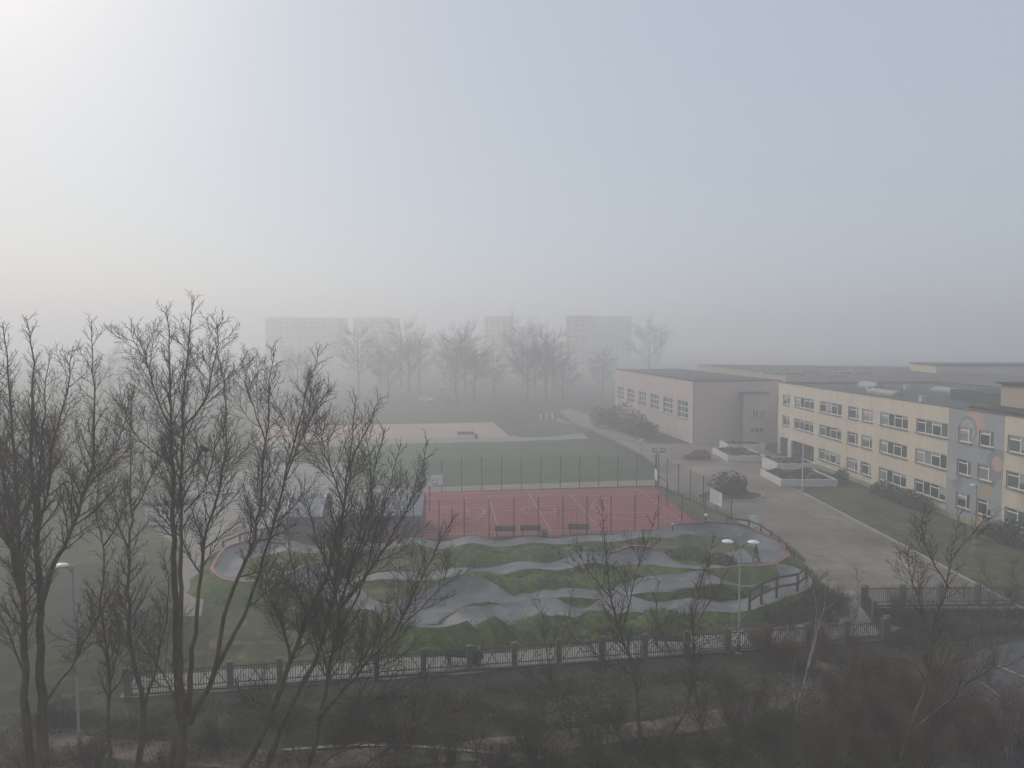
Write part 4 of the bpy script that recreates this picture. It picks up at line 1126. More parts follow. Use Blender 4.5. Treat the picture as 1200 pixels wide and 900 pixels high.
# ------------------------------------------------------------------ person walking on the pump track
def person(label, c, rz):
    t = thing('person', label, 'person', (c[0], c[1], c[2]), rz)
    J = {'pelvis': (0, 0, .95, .15), 'waist': (0, 0, 1.12, .14), 'chest': (.02, 0, 1.33, .165), 'neck': (.03, 0, 1.50, .058), 'head': (.05, 0, 1.60, .085), 'crown': (.05, 0, 1.70, .088)}
    E = [('pelvis', 'waist'), ('waist', 'chest'), ('chest', 'neck'), ('neck', 'head'), ('head', 'crown')]
    for s, f in ((1, .22), (-1, -.24)):
        k = 'l' if s > 0 else 'r'
        J['hip' + k] = (0, s * .09, .90, .105); J['knee' + k] = (f * .75 + .06, s * .095, .50, .065); J['ank' + k] = (f if f > 0 else f - .10, s * .09, .10 if f > 0 else .16, .045); J['toe' + k] = (f + .20 if f > 0 else f + .06, s * .10, .045 if f > 0 else .05, .04)
        J['sho' + k] = (.02, s * .175, 1.42, .075); J['elb' + k] = (-f * .45 - .03, s * .25, 1.16, .05); J['wri' + k] = (-f * .7 + .10, s * .25, .95, .036); J['han' + k] = (-f * .75 + .14, s * .245, .87, .034)
        E += [('pelvis', 'hip' + k), ('hip' + k, 'knee' + k), ('knee' + k, 'ank' + k), ('ank' + k, 'toe' + k), ('chest', 'sho' + k), ('sho' + k, 'elb' + k), ('elb' + k, 'wri' + k), ('wri' + k, 'han' + k)]
        for q in range(4):
            n = 'fin' + k + str(q); L = (.075, .085, .08, .062)[q]
            J[n] = (-f * .75 + .165 + .01 * q, s * (.225 + .014 * q), .87 - L, .009); E.append(('han' + k, n))
        J['thu' + k] = (-f * .75 + .20, s * .222, .84, .011); E.append(('han' + k, 'thu' + k))
    names = list(J)
    me = bpy.data.meshes.new('body'); me.from_pydata([J[n][:3] for n in names], [(names.index(a), names.index(b)) for a, b in E], []); me.update()
    o = bpy.data.objects.new('body', me); link(o)
    m = o.modifiers.new('skin', 'SKIN'); sv = me.skin_vertices[0].data if me.skin_vertices else None
    if sv is None:
        return t
    for i, n in enumerate(names): sv[i].radius = (J[n][3] * (1.0 if n not in ('chest', 'waist', 'pelvis') else .78), J[n][3] * (1.0 if n not in ('chest', 'waist', 'pelvis') else 1.12)); sv[i].use_root = (n == 'pelvis')
    s2 = o.modifiers.new('sub', 'SUBSURF'); s2.levels = 2; s2.render_levels = 2
    bpy.context.view_layer.update()
    dg = bpy.context.evaluated_depsgraph_get()
    nm = bpy.data.meshes.new_from_object(o.evaluated_get(dg))
    bpy.data.objects.remove(o)
    for mm in ('skin', 'jacket', 'trousers', 'shoe'): nm.materials.append(M[mm])
    for p in nm.polygons:
        z, y = p.center.z, abs(p.center.y)
        p.material_index = 0 if z > 1.50 or (y > .19 and z < .93) else 1 if z > .93 else 2 if z > .11 else 3
        p.use_smooth = True
    ob = bpy.data.objects.new('body', nm); link(ob, t)
    h = MB(); h.ball((.035, 0, 1.70), .108, 12, 8, 0, (1.02, .92, 1.0)); h.v = [(x if z > 1.66 or x < .06 else .06, y, z if x < .10 or z > 1.72 else 1.73) for x, y, z in h.v]; h.build('hair', M['hair'], t, True)
    f = MB(); f.add([(.128, -.012, 1.645), (.128, .012, 1.645), (.155, 0, 1.625), (.13, 0, 1.665)], [(0, 2, 3), (1, 3, 2), (0, 1, 2)]); f.build('nose', M['skin'], t)
    f = MB()
    for s in (1, -1): f.ball((.125, s * .033, 1.665), .011, 6, 4)
    f.build('eyes', M['glass'], t)
    j = MB(); j.lathe([(.155, .86), (.165, .95), (.16, 1.05)], 14); j.v = [(x * .86, y * 1.12, z) for x, y, z in j.v]; j.build('jacket_hem', M['jacket'], t, True)
    return t
gpn = G(886, 664)
person('person in a dark jacket and grey trousers walking across the pump track asphalt', (gpn[0], gpn[1], .16), R(150))

# ------------------------------------------------------------------ bare trees
def unit(v): return v / (np.linalg.norm(v) + 1e-9)
def rvec(r): return np.array([r.gauss(0, 1), r.gauss(0, 1), r.gauss(0, 1)])

def grow(TB, p, d, L, r, lev, rr, up=.25, dens=1.0, maxlev=3, kn=1.0):
    """a side branch that bends upward and splits again; lev counts down to the twigs"""
    n = 6 if lev >= 2 else 4 if lev == 1 else 3
    pts, rad = [p], [r]
    q = p.copy(); dd = d.copy()
    st = L / (n - 1)
    tip = max(.0050, r * (.30 if lev else .50))
    for i in range(1, n):
        dd = unit(dd + rvec(rr) * (.085 if lev else .04) * kn + np.array([0, 0, up * (.8 if lev else .35)]))
        q = q + dd * st
        pts.append(q.copy()); rad.append(r + (tip - r) * i / (n - 1))
    TB[0 if lev >= 2 else 1].add(np.array(pts), rad, 5 if lev >= 2 else 3)
    if lev <= 0: return
    sp = (.42, .30, .24)[3 - lev] if maxlev == 3 else .3
    sp = {3: .40, 2: .15, 1: .088}[lev] / dens
    m = int(L * .92 / sp)
    side = rr.uniform(0, 6.28)
    for k in range(m):
        f = .16 + .84 * (k + rr.random() * .7) / max(m, 1)
        if f >= .99: f = .97
        x = f * (n - 1); i = int(x); i = min(i, n - 2)
        c = pts[i] + (pts[i + 1] - pts[i]) * (x - i)
        ax = unit(pts[i + 1] - pts[i])
        side += 2.4 + rr.uniform(-.5, .5)
        u = unit(np.cross(ax, np.array([.3, .2, 1.0]))); w = np.cross(ax, u)
        an = rr.uniform(.35, .88)
        nd = unit(ax * math.cos(an) + (u * math.cos(side) + w * math.sin(side)) * math.sin(an))
        l2 = {3: .52, 2: .50, 1: .46}[lev] * L * (1.05 - .62 * f) * rr.uniform(.5, 1.3)
        if lev == 1: l2 = min(max(l2, .20), .75)
        grow(TB, c, nd, max(l2, .1), max(.0070, (rad[i] * .58)), lev - 1, rr, up, dens, maxlev, kn)

def tree(label, base_px, D, limbs, seed, bark='bark', twig='twig', cat='tree', name='bare_tree', group='bare trees before the fence', blen=2.0, dens=1.0, up=.15, start=.18, bs=.34, lev=2, kn=1.0):
    """limbs: list of (pixels up the limb, r0, r1, depth drift, branching start)"""
    rr = random.Random(seed)
    b0 = atY(base_px, 900, D)
    t = thing(name, label, cat, (b0[0], D, 0), 0, group)
    org = np.array([b0[0], D, 0])
    TBt, TBl, TBw = Tubes(), Tubes(), Tubes(); LIMBS = []
    for li, (px, r0, r1, dy, bstart) in enumerate(limbs):
        P = [atY(x, y, D + dy * (i / max(1, len(px) - 1))) for i, (x, y) in enumerate(px)]
        if li == 0 or px[0][1] >= 889:
            g0 = P[0].copy(); g0[2] = -.15
            dx = P[0][0] - (P[1][0]); g0[0] += dx * .25
            P = [g0] + P
        ln = sum(np.linalg.norm(P[i + 1] - P[i]) for i in range(len(P) - 1))
        n = max(8, int(ln / .55))
        Q = catmull(P, n)
        Q[1:-1] += np.array([rvec(rr) * .028 for _ in range(n - 2)])
        rad = [(r0 + (r1 - r0) * (i / (n - 1)) ** .7) * .86 for i in range(n)]
        if li == 0: rad[0] *= 1.35
        if li == 0: TBt.add(Q, rad, 8 if r0 > .08 else 6)
        else:
            tl = Tubes(); tl.add(Q, rad, 8 if r0 > .08 else 6); LIMBS.append(tl)
        # side branches
        s = bstart * ln; side = rr.uniform(0, 6.28)
        while s < ln * .995:
            f = s / ln
            x = f * (n - 1); i = min(int(x), n - 2)
            c = Q[i] + (Q[i + 1] - Q[i]) * (x - i); ax = unit(Q[i + 1] - Q[i])
            side += 2.4 + rr.uniform(-.7, .7)
            u = unit(np.cross(ax, np.array([.3, .2, 1.0]))); w = np.cross(ax, u)
            an = rr.uniform(.45, .95)
            nd = unit(ax * math.cos(an) + (u * math.cos(side) + w * math.sin(side)) * math.sin(an))
            l = 1.35 * blen * (1.08 - .90 * f) * rr.uniform(.4, 1.25)
            grow((TBl, TBw), c, nd, max(l, .28), max(.014, min(rad[i] * .5, .034)), lev if l > .8 else 1, rr, up, dens, 3, kn)
            s += .70 * bs / dens * rr.uniform(.5, 1.5) * (1.25 - .5 * f)
    TBt.build('trunk', M[bark], t, org)
    for tl in LIMBS: tl.build('limb', M[bark], t, org)
    if TBl.g:
        lo = TBl.build('branches', M[bark] if bark != 'bark' else M['twig'], t, org, 'stuff')
    if TBw.g:
        c_ = TBw.build('crown', M[twig], t, org, 'stuff')
    return t

tree('thick double-trunked bare tree at the left edge of the photo', 36, 26.0, [
    ([(50, 900), (50, 860), (47, 780), (47, 700), (44, 640), (37, 530), (38, 430), (30, 372)], .30, .015, 1.0, .42),
    ([(33, 900), (30, 830), (30, 760), (26, 690), (22, 630), (16, 520), (10, 440), (3, 378)], .25, .015, -1.2, .38),
    ([(46, 715), (60, 670), (75, 640), (95, 590), (107, 545), (111, 480), (108, 430), (107, 377)], .13, .012, 1.5, .2),
    ([(60, 668), (82, 625), (100, 577), (133, 530), (148, 488), (152, 455)], .075, .012, -1.5, .15),
    ([(40, 640), (55, 580), (62, 520), (80, 450), (86, 405)], .08, .012, -2.0, .15),
    ([(27, 700), (8, 630), (-15, 560), (-25, 480), (-30, 420)], .12, .012, 1.5, .12),
    ([(28, 690), (10, 600), (-2, 520), (-6, 440), (-8, 385)], .10, .012, 2.2, .15),
    ([(52, 826), (83, 780), (108, 735), (132, 690), (157, 647)], .055, .012, -1.0, .25),
    ([(30, 800), (10, 740), (-20, 700)], .05, .012, -1.5, .2),
    ([(44, 620), (48, 540), (52, 470), (58, 410)], .075, .012, 2.5, .15)], 101, blen=1.95, bs=.34)
tree('tallest bare tree, twin straight stems rising above the fog line', 213, 27.5, [
    ([(213, 900), (214, 875), (213, 852), (208, 800), (206, 700), (203, 600), (201, 540), (199, 460), (197, 385), (195, 358)], .29, .014, 1.0, .52),
    ([(214, 856), (211, 800), (212, 700), (212, 600), (214, 500), (217, 430), (223, 380), (228, 346)], .17, .012, -1.2, .46),
    ([(218, 850), (227, 760), (233, 690), (240, 628), (256, 577), (263, 530), (264, 463), (252, 395)], .14, .012, 1.8, .38),
    ([(222, 848), (250, 788), (263, 722), (283, 668), (300, 622), (311, 517), (318, 440), (320, 405)], .15, .012, -1.5, .42),
    ([(251, 787), (287, 717), (303, 673), (322, 606), (334, 563), (358, 466), (373, 412)], .115, .012, .8, .40),
    ([(287, 717), (300, 703), (324, 686), (350, 677)], .04, .012, -.8, .2),
    ([(213, 500), (240, 470), (250, 430), (256, 385), (262, 372)], .055, .010, -1.5, .1),
    ([(200, 540), (180, 530), (160, 512), (147, 480), (140, 455)], .045, .010, 1.2, .15),
    ([(199, 500), (186, 470), (172, 430), (160, 400), (152, 385)], .05, .010, -1.2, .12),
    ([(334, 563), (350, 520), (370, 480), (388, 455)], .05, .010, -1.2, .15),
    ([(311, 517), (298, 480), (288, 450), (290, 420)], .04, .010, 1.2, .15),
    ([(216, 600), (236, 578), (248, 548), (252, 520), (268, 490)], .04, .010, -1.6, .15),
    ([(210, 840), (192, 788), (172, 760), (150, 726), (142, 700)], .045, .010, -2.0, .2)], 102, blen=2.1, bs=.30)
tree('thinner bare tree with a dark leaning foot, left of the tallest one', 163, 28.5, [
    ([(163, 900), (168, 833), (160, 790), (152, 730), (151, 660), (154, 590), (152, 530), (156, 490)], .20, .012, 1.0, .35),
    ([(170, 826), (186, 768), (195, 727), (198, 690), (190, 640)], .08, .010, -1.0, .3),
    ([(153, 600), (172, 570), (184, 540), (192, 505)], .05, .010, -1.5, .15),
    ([(151, 650), (138, 610), (132, 570), (128, 530)], .05, .010, 1.5, .15)], 103, blen=1.6)
tree('slender bare tree between the lamp post and the dark leaning foot', 127, 27.0, [
    ([(127, 900), (128, 800), (122, 743), (119, 700), (121, 640), (112, 600), (118, 560), (110, 520)], .125, .010, 1.0, .3),
    ([(129, 800), (137, 770), (141, 760)], .04, .009, -.6, .3),
    ([(125, 775), (112, 745), (100, 735)], .04, .009, .8, .3),
    ([(121, 640), (140, 610), (152, 570)], .045, .009, -1.0, .15)], 104, blen=1.5)
tree('leaning cluster tree with many stems fanning right over the fence', 300, 28.5, [
    ([(288, 900), (318, 835), (347, 760), (368, 702), (378, 690), (392, 640), (404, 587), (411, 520), (417, 463)], .20, .012, 1.0, .34),
    ([(310, 900), (338, 835), (378, 752), (392, 690), (402, 612), (414, 540), (436, 490), (447, 464)], .18, .012, -1.2, .36),
    ([(360, 900), (377, 833), (390, 767), (400, 710), (416, 650), (430, 590), (444, 530), (452, 500)], .15, .012, 1.4, .3),
    ([(372, 842), (410, 800), (460, 743), (487, 693), (513, 640), (532, 606)], .085, .010, -1.5, .25),
    ([(400, 712), (440, 660), (470, 610), (490, 560), (500, 514)], .08, .010, 1.2, .25),
    ([(386, 822), (420, 822), (460, 813), (500, 800), (534, 780)], .055, .010, -1.5, .2),
    ([(383, 890), (440, 867), (487, 853), (540, 833), (583, 801)], .06, .010, .5, .2),
    ([(430, 895), (470, 868), (500, 848), (540, 830), (560, 812)], .05, .010, -1.5, .2),
    ([(392, 690), (374, 640), (362, 600), (350, 560)], .06, .010, 1.0, .2),
    ([(404, 600), (388, 550), (378, 520), (372, 480)], .05, .010, -1.0, .15),
    ([(470, 735), (505, 700), (520, 680), (526, 650)], .04, .010, .8, .2),
    ([(340, 775), (330, 730), (318, 700), (310, 660)], .05, .010, -1.0, .2),
    ([(384, 790), (372, 740), (352, 700), (340, 650), (336, 610)], .06, .010, 1.6, .2),
    ([(395, 740), (424, 690), (436, 640), (452, 590), (462, 545), (470, 520)], .07, .010, -1.8, .2),
    ([(398, 715), (410, 670), (430, 620), (436, 570), (430, 520), (428, 480)], .06, .010, 2.0, .2),
    ([(370, 850), (420, 780), (446, 740), (480, 712), (500, 690)], .055, .010, 1.8, .2),
    ([(345, 880), (330, 850), (300, 820), (276, 806)], .04, .010, -1.5, .2)], 105, blen=1.9, bs=.30)
tree('bare tree with a swept left limb below the middle of the fence', 750, 31.0, [
    ([(757, 905), (750, 885), (748, 830), (741, 780), (728, 743), (715, 700), (710, 650), (708, 610), (706, 585)], .155, .010, 1.0, .32),
    ([(748, 887), (720, 858), (684, 833), (650, 808), (617, 793)], .07, .010, -1.0, .25),
    ([(771, 888), (785, 860), (801, 838), (813, 790), (813, 742), (818, 700), (828, 660), (838, 628)], .085, .010, -1.2, .28),
    ([(741, 780), (760, 752), (772, 735), (800, 720)], .04, .009, .8, .2),
    ([(728, 743), (738, 700), (748, 660), (760, 630), (768, 600)], .05, .009, 1.2, .2),
    ([(715, 700), (698, 680), (684, 660), (673, 640)], .04, .009, -1.2, .2),
    ([(744, 800), (700, 770), (672, 748)], .035, .009, -1.4, .2),
    ([(813, 760), (840, 748), (875, 755)], .03, .009, 1.0, .2)], 106, blen=1.5, bs=.36)
tree('thin bare tree just left of the swept-limb tree, rising over the rear bench path', 683, 32.0, [
    ([(688, 905), (672, 865), (655, 827), (645, 787), (655, 755), (664, 735), (671, 700), (672, 668)], .085, .009, 1.0, .3),
    ([(645, 787), (638, 750), (636, 720), (628, 695)], .04, .009, -1.0, .2),
    ([(655, 827), (630, 800), (612, 788)], .035, .009, .8, .2)], 107, blen=1.2, bs=.4)
tree('upright bare tree crossing the fence just right of the swept-limb tree', 828, 32.5, [
    ([(830, 905), (822, 850), (815, 800), (812, 760), (811, 720), (822, 680), (828, 655)], .10, .009, -.8, .3),
    ([(826, 868), (845, 855), (880, 848), (918, 853), (930, 850)], .05, .009, -1.0, .2),
    ([(813, 790), (790, 770), (776, 745), (770, 715), (772, 680)], .045, .009, 1.0, .2),
    ([(811, 740), (836, 700), (852, 668), (864, 640)], .04, .009, .8, .2)], 108, blen=1.3, bs=.38)
tree('small crooked bare tree arching left in the middle of the undergrowth', 892, 33.0, [
    ([(892, 905), (908, 880), (927, 858), (934, 838), (930, 820), (918, 812)], .07, .010, .5, .25),
    ([(892, 870), (895, 840), (900, 812), (890, 790)], .05, .009, -.8, .2),
    ([(930, 822), (944, 815), (970, 808), (990, 812)], .035, .009, .8, .2),
    ([(934, 838), (960, 842), (1000, 838), (1040, 830)], .035, .009, -.8, .2)], 109, blen=1.1, bs=.4)
tree('slim white-barked birch with twin tops before the corner of the fence', 930, 34.5, [
    ([(928, 905), (933, 840), (940, 805), (947, 783), (954, 745), (957, 720), (953, 690)], .085, .012, .6, .55),
    ([(947, 783), (956, 750), (962, 722), (967, 700), (970, 672)], .05, .010, -.5, .4),
    ([(934, 835), (929, 800), (932, 770)], .03, .008, .5, .3)], 110, 'birch', 'twig_red', 'birch tree', 'birch_tree', blen=1.0, bs=.42)
tree('large bare tree leaning right with a long limb reaching the right edge', 1057, 30.0, [
    ([(1053, 905), (1064, 858), (1072, 840), (1086, 800), (1092, 745), (1108, 690), (1118, 640), (1125, 600)], .13, .010, 1.0, .35),
    ([(1063, 862), (1098, 832), (1143, 795), (1176, 780), (1215, 766)], .085, .012, -1.2, .3),
    ([(1086, 800), (1072, 778), (1055, 774), (1030, 780)], .045, .009, .6, .2),
    ([(1094, 795), (1110, 770), (1120, 750)], .04, .009, -.8, .2),
    ([(1092, 745), (1076, 706), (1066, 668), (1060, 640)], .05, .009, 1.2, .2),
    ([(1112, 690), (1090, 650), (1080, 620), (1085, 596)], .045, .009, -1.0, .2),
    ([(1118, 650), (1140, 625), (1160, 600)], .035, .009, .8, .2)], 111, blen=1.5, bs=.36)
tree('pale-barked multi-stemmed tree standing beside the parking area at right', 1150, 37.0, [
    ([(1141, 880), (1150, 840), (1158, 795), (1164, 750), (1160, 700), (1150, 655)], .10, .010, .6, .3),
    ([(1158, 795), (1170, 750), (1184, 700), (1190, 655)], .06, .010, -.8, .2),
    ([(1150, 838), (1145, 790), (1138, 740), (1128, 690)], .06, .010, .8, .25),
    ([(1164, 760), (1180, 735), (1200, 715)], .045, .010, -.6, .2)], 112, 'pale_bark', 'twig_olive', 'tree', 'bare_tree', blen=1.4, bs=.34)
tree('small bare sapling between the birch and the corner of the fence', 1000, 40.0, [
    ([(1006, 830), (1004, 780), (1000, 735), (1006, 705), (1003, 668)], .06, .008, .5, .35),
    ([(1001, 740), (990, 715), (978, 705)], .03, .008, -.5, .2)], 113, blen=1.0, bs=.4)
tree('gnarled bare tree lost among shrubs at the bottom left of the swept limb', 600, 31.0, [
    ([(598, 905), (600, 880), (596, 862), (584, 850)], .055, .008, .5, .3),
    ([(560, 905), (556, 880), (570, 862), (590, 850), (612, 858)], .045, .008, -.5, .3)], 114, blen=1.0, bs=.4)

SAP = [('thin sapling left of the birch at the pale leaf litter', 905, 36.0, [(905, 880), (908, 820), (902, 770), (906, 735)]), ('thin sapling between the birch and the right-leaning tree, leaning left', 1000, 33.0, [(1006, 905), (1002, 850), (990, 800), (984, 765)]),
       ('thin sapling just left of the right-leaning tree foot', 1035, 32.0, [(1030, 905), (1036, 850), (1040, 800), (1034, 755)]), ('thin sapling right of the right-leaning tree, before the parking area', 1105, 32.0, [(1106, 905), (1104, 850), (1114, 800), (1118, 770)]),
       ('thin sapling at the right frame edge below the long limb', 1178, 33.0, [(1176, 905), (1178, 850), (1170, 810)]), ('thin sapling on the lawn close to the right picket fence', 1150, 44.0, [(1152, 770), (1150, 730), (1146, 690)]),
       ('thin sapling crossing the fence midway between its two benches', 655, 36.5, [(656, 860), (650, 810), (656, 770), (650, 740)]), ('thin sapling at the bottom edge right of the upright tree', 868, 31.5, [(866, 905), (872, 860), (868, 820)])]
for k, (l, bx, D, P) in enumerate(SAP):
    n = len(P); tree(l, bx, D, [(P, .04, .008, .4, .25), ([P[n - 2], (P[n - 2][0] + 14, P[n - 2][1] - 28), (P[n - 2][0] + 18, P[n - 2][1] - 52)], .02, .007, -.4, .2), ([P[1], (P[1][0] - 14, P[1][1] - 26), (P[1][0] - 18, P[1][1] - 46)], .02, .007, .5, .2)], 300 + k, 'bark', 'twig_red', 'sapling', 'sapling', 'thin saplings', blen=.9, bs=.34)

# crow perched in the tallest tree
cp = atY(240, 527, 27.2)
t = thing('crow', 'grey crow perched in the bare branches right of the twin stems', 'bird', tuple(cp), R(150))
b = MB()
prof = [(-.25, .012, .0), (-.18, .045, .0), (-.08, .085, .01), (.02, .095, .03), (.10, .075, .06), (.14, .05, .085), (.18, .052, .105), (.22, .04, .11), (.245, .018, .108)]
vs = [(x, r * .9 * math.cos(a), z + r * math.sin(a)) for x, r, z in prof for a in np.linspace(0, 2 * PI, 11)[:-1]]
b.add(vs, [(i * 10 + k, i * 10 + (k + 1) % 10, (i + 1) * 10 + (k + 1) % 10, (i + 1) * 10 + k) for i in range(len(prof) - 1) for k in range(10)])
b.build('body', M['crow'], t, True)
b = MB(); b.add([(.235, -.014, .10), (.235, .014, .10), (.235, 0, .125), (.305, 0, .098)], [(0, 1, 3), (1, 2, 3), (2, 0, 3)]); b.build('beak', M['dark_steel'], t)
b = MB(); b.add([(-.16, -.04, .0), (-.16, .04, .0), (-.40, .06, -.06), (-.40, -.06, -.06), (-.16, -.04, .02), (-.16, .04, .02), (-.40, .06, -.045), (-.40, -.06, -.045)], [(0, 1, 2, 3), (4, 5, 6, 7), (0, 1, 5, 4), (1, 2, 6, 5), (2, 3, 7, 6), (3, 0, 4, 7)]); b.build('tail', M['crow'], t)
for s in (1, -1):
    b = MB(); b.add([(.10, s * .07, .07), (.06, s * .098, -.01), (-.12, s * .085, -.03), (-.28, s * .05, -.02), (-.10, s * .08, .05)], [(0, 1, 2, 3, 4)]); b.add([(.10, s * .055, .07), (.06, s * .083, -.01), (-.12, s * .07, -.03), (-.28, s * .04, -.02), (-.10, s * .065, .05)], [(0, 1, 2, 3, 4)]); b.build('wing', M['crow'], t)
    b = MB(); b.tube([(.0, s * .03, -.05), (.015, s * .03, -.13)], .006, 5); b.build('leg', M['dark_steel'], t)

# ------------------------------------------------------------------ undergrowth: leafless shrubs
def shrub_proto(mname, seed, h, stems, spread, dens):
    rr = random.Random(seed); TB = (Tubes(), Tubes())
    for k in range(stems):
        a = rr.uniform(0, 2 * PI)
        d = unit(np.array([math.cos(a) * spread * rr.uniform(.3, 1), math.sin(a) * spread * rr.uniform(.3, 1), 1.0]))
        grow(TB, np.array([.25 * math.cos(a), .25 * math.sin(a), -.03]), d, h * rr.uniform(.65, 1.1), .020, 2, rr, .10, dens, 3, 1.2)
    s = TB[0].build('stems', M[mname], None); c = TB[1].build('twigs', M[mname], None)
    sm, cm = s.data, c.data
    bpy.data.objects.remove(s); bpy.data.objects.remove(c)
    return sm, cm
PROT = {'red': shrub_proto('twig_red', 31, 2.5, 15, .8, 1.1), 'olive': shrub_proto('twig_olive', 32, 2.3, 14, .9, 1.0), 'brown': shrub_proto('twig', 33, 2.1, 14, .9, 1.1)}
def put_shrub(kind, label, px, py, sc, group, k):
    g = G(px, py)
    t = thing('leafless_shrub', label, 'shrub', (g[0], g[1], 0), k * 1.7, group)
    t.scale = (sc, sc, sc * (.9 + .2 * ((k * 7) % 5) / 5))
    for n, me in zip(('stems', 'twigs'), PROT[kind]):
        o = bpy.data.objects.new(n, me); link(o, t)
        if n == 'twigs': o['kind'] = 'stuff'
    return t
UR = random.Random(77)
red = [(1010, 800), (1050, 812), (985, 832), (1030, 842), (1075, 832), (1000, 870), (1055, 872), (1095, 860), (940, 790), (965, 775), (915, 775), (960, 895), (1020, 905), (1085, 905), (890, 765), (1120, 880), (1150, 900), (1185, 890), (1130, 845), (1190, 850), (1215, 905), (1110, 815)]
RL = ['right of the birch, farthest up', 'nearest the right tree, upper edge of the thicket', 'low on the birch trunk, its right side', 'in the middle of the thicket', 'beside the parking area, upper right of the thicket', 'below the thicket middle, left of the leaning trunk',
      'at the foot of the large right-leaning tree', 'at the parking area edge, lower right of the thicket', 'close left of the birch trunk', 'behind the birch at mid height', 'on pale leaf litter left of the birch', 'at the bottom edge under the birch',
      'at the bottom edge left of the leaning tree', 'at the bottom edge under the long right limb', 'farthest left, just below the picket fence', 'over the parking asphalt, left of three low ones', 'at the bottom edge over the parking asphalt', 'over the parking asphalt near the bottom right corner', 'at the pale-barked tree foot', 'at the right frame edge over the parking asphalt', 'in the bottom right corner', 'at the near corner of the parking asphalt']
for k, (x, y) in enumerate(red): put_shrub('red', 'reddish leafless shrub ' + RL[k], x, y, UR.uniform(.6, .95), 'reddish thicket at the right', k)
olive = [(850, 815), (880, 830), (860, 860), (900, 870), (830, 890), (780, 905), (700, 895), (1070, 740), (1110, 745), (1055, 725), (640, 905), (720, 858)]
OL = ['right of the upright tree at mid height', 'just above the crooked arching tree', 'left of the crooked arching tree', 'at the crooked arching tree foot', 'at the upright tree foot, bottom edge', 'at the bottom edge right of the swept-limb tree', 'at the bottom edge left of the swept-limb tree',
      'on the lawn before the right picket fence, left one', 'on the lawn before the right picket fence, right one', 'on the lawn just behind the fence corner', 'at the bottom edge by the gnarled small tree', 'under the swept left limb']
for k, (x, y) in enumerate(olive): put_shrub('olive', 'olive leafless shrub ' + OL[k], x, y, UR.uniform(.55, .9), 'olive shrubs in the grass', k)
brown = [(420, 850), (470, 880), (400, 880), (520, 905), (340, 860), (260, 880), (110, 900), (200, 905), (70, 850), (620, 880), (580, 905), (30, 905)]
BL = ['on the grass above the pale path edging, farthest up', 'on the path edging right of the leaning cluster', 'among the low limbs of the leaning cluster', 'at the bottom edge right of the leaning cluster', 'behind the leaning cluster stems', 'between the tallest tree and the leaning cluster', 'at the bottom edge by the slender tree',
      'at the bottom edge at the foot of the tallest tree', 'at the left, behind the double trunk', 'on the dirt path edge near the middle', 'at the bottom edge left of the gnarled small tree', 'at the bottom left corner under the double trunk']
for k, (x, y) in enumerate(brown): put_shrub('brown', 'dark brown leafless shrub ' + BL[k], x, y, UR.uniform(.5, .85), 'brown shrubs among the left trees', k)
hb = [(950, 692), (962, 702), (958, 712), (976, 714), (990, 724), (962, 728), (938, 718), (918, 722), (905, 732), (925, 738), (948, 736), (975, 734)]
HL = ['nearest the curved rail fence, top', 'second down from the rail fence', 'at its middle', 'lower down', 'lowest, at the walkway corner', 'inner one above the walkway corner', 'inner one below the rail fence', 'inner one left of the rail fence end', 'leftmost, close to the picket fence', 'close behind the picket fence, second from left', 'close behind the picket fence, third from left', 'close behind the picket fence, rightmost']
for k, (x, y) in enumerate(hb): put_shrub('brown', 'dark scrub on the bank beside the yard, ' + HL[k], x, y, UR.uniform(.5, .75), 'scrub on the bank behind the rail fence', k)

# ------------------------------------------------------------------ far trees fading into the fog
def far_proto(seed, h, stems, w):
    rr = random.Random(seed); TB = (Tubes(), Tubes())
    tr = Tubes()
    P = catmull([(0, 0, 0), (.1, .05, h * .3), (-.05, .1, h * .6), (.1, 0, h * .97)], 9)
    tr.add(P, list(np.linspace(.20, .03, 9)), 6)
    for k in range(stems):
        f = .22 + .72 * k / stems
        i = f * 8; j = int(i); c = P[j] + (P[min(j + 1, 8)] - P[j]) * (i - j)
        a = k * 2.4 + rr.uniform(-.4, .4)
        d = unit(np.array([math.cos(a), math.sin(a), .55]))
        grow(TB, c, d, w * (1.15 - .7 * abs(f - .4)) * rr.uniform(.7, 1.1), .045, 3, rr, .08, .80, 3, 1.4)
    a_, b_, c_ = tr.build('trunk', M['bark']), TB[0].build('branches', M['far_twig']), TB[1].build('crown', M['far_twig'])
    r = (a_.data, b_.data, c_.data)
    for q in (a_, b_, c_): bpy.data.objects.remove(q)
    return r
FP = [far_proto(51, 11.0, 26, 4.9), far_proto(52, 9.0, 24, 4.8)]
def far_tree(label, px, py, sc, k, group='trees fading into the fog'):
    g = G(px, py)
    t = thing('far_tree', label, 'tree', (g[0], g[1], 0), k * 1.3, group); t.scale = (sc * (.85 + .09 * (k * 5 % 4)), sc * (.9 + .08 * (k * 3 % 4)), sc * (.80 + .11 * (k * 7 % 4)))
    for n, me in zip(('trunk', 'branches', 'crown'), FP[k % 2]):
        o = bpy.data.objects.new(n, me); link(o, t)
        if n == 'crown': o['kind'] = 'stuff'
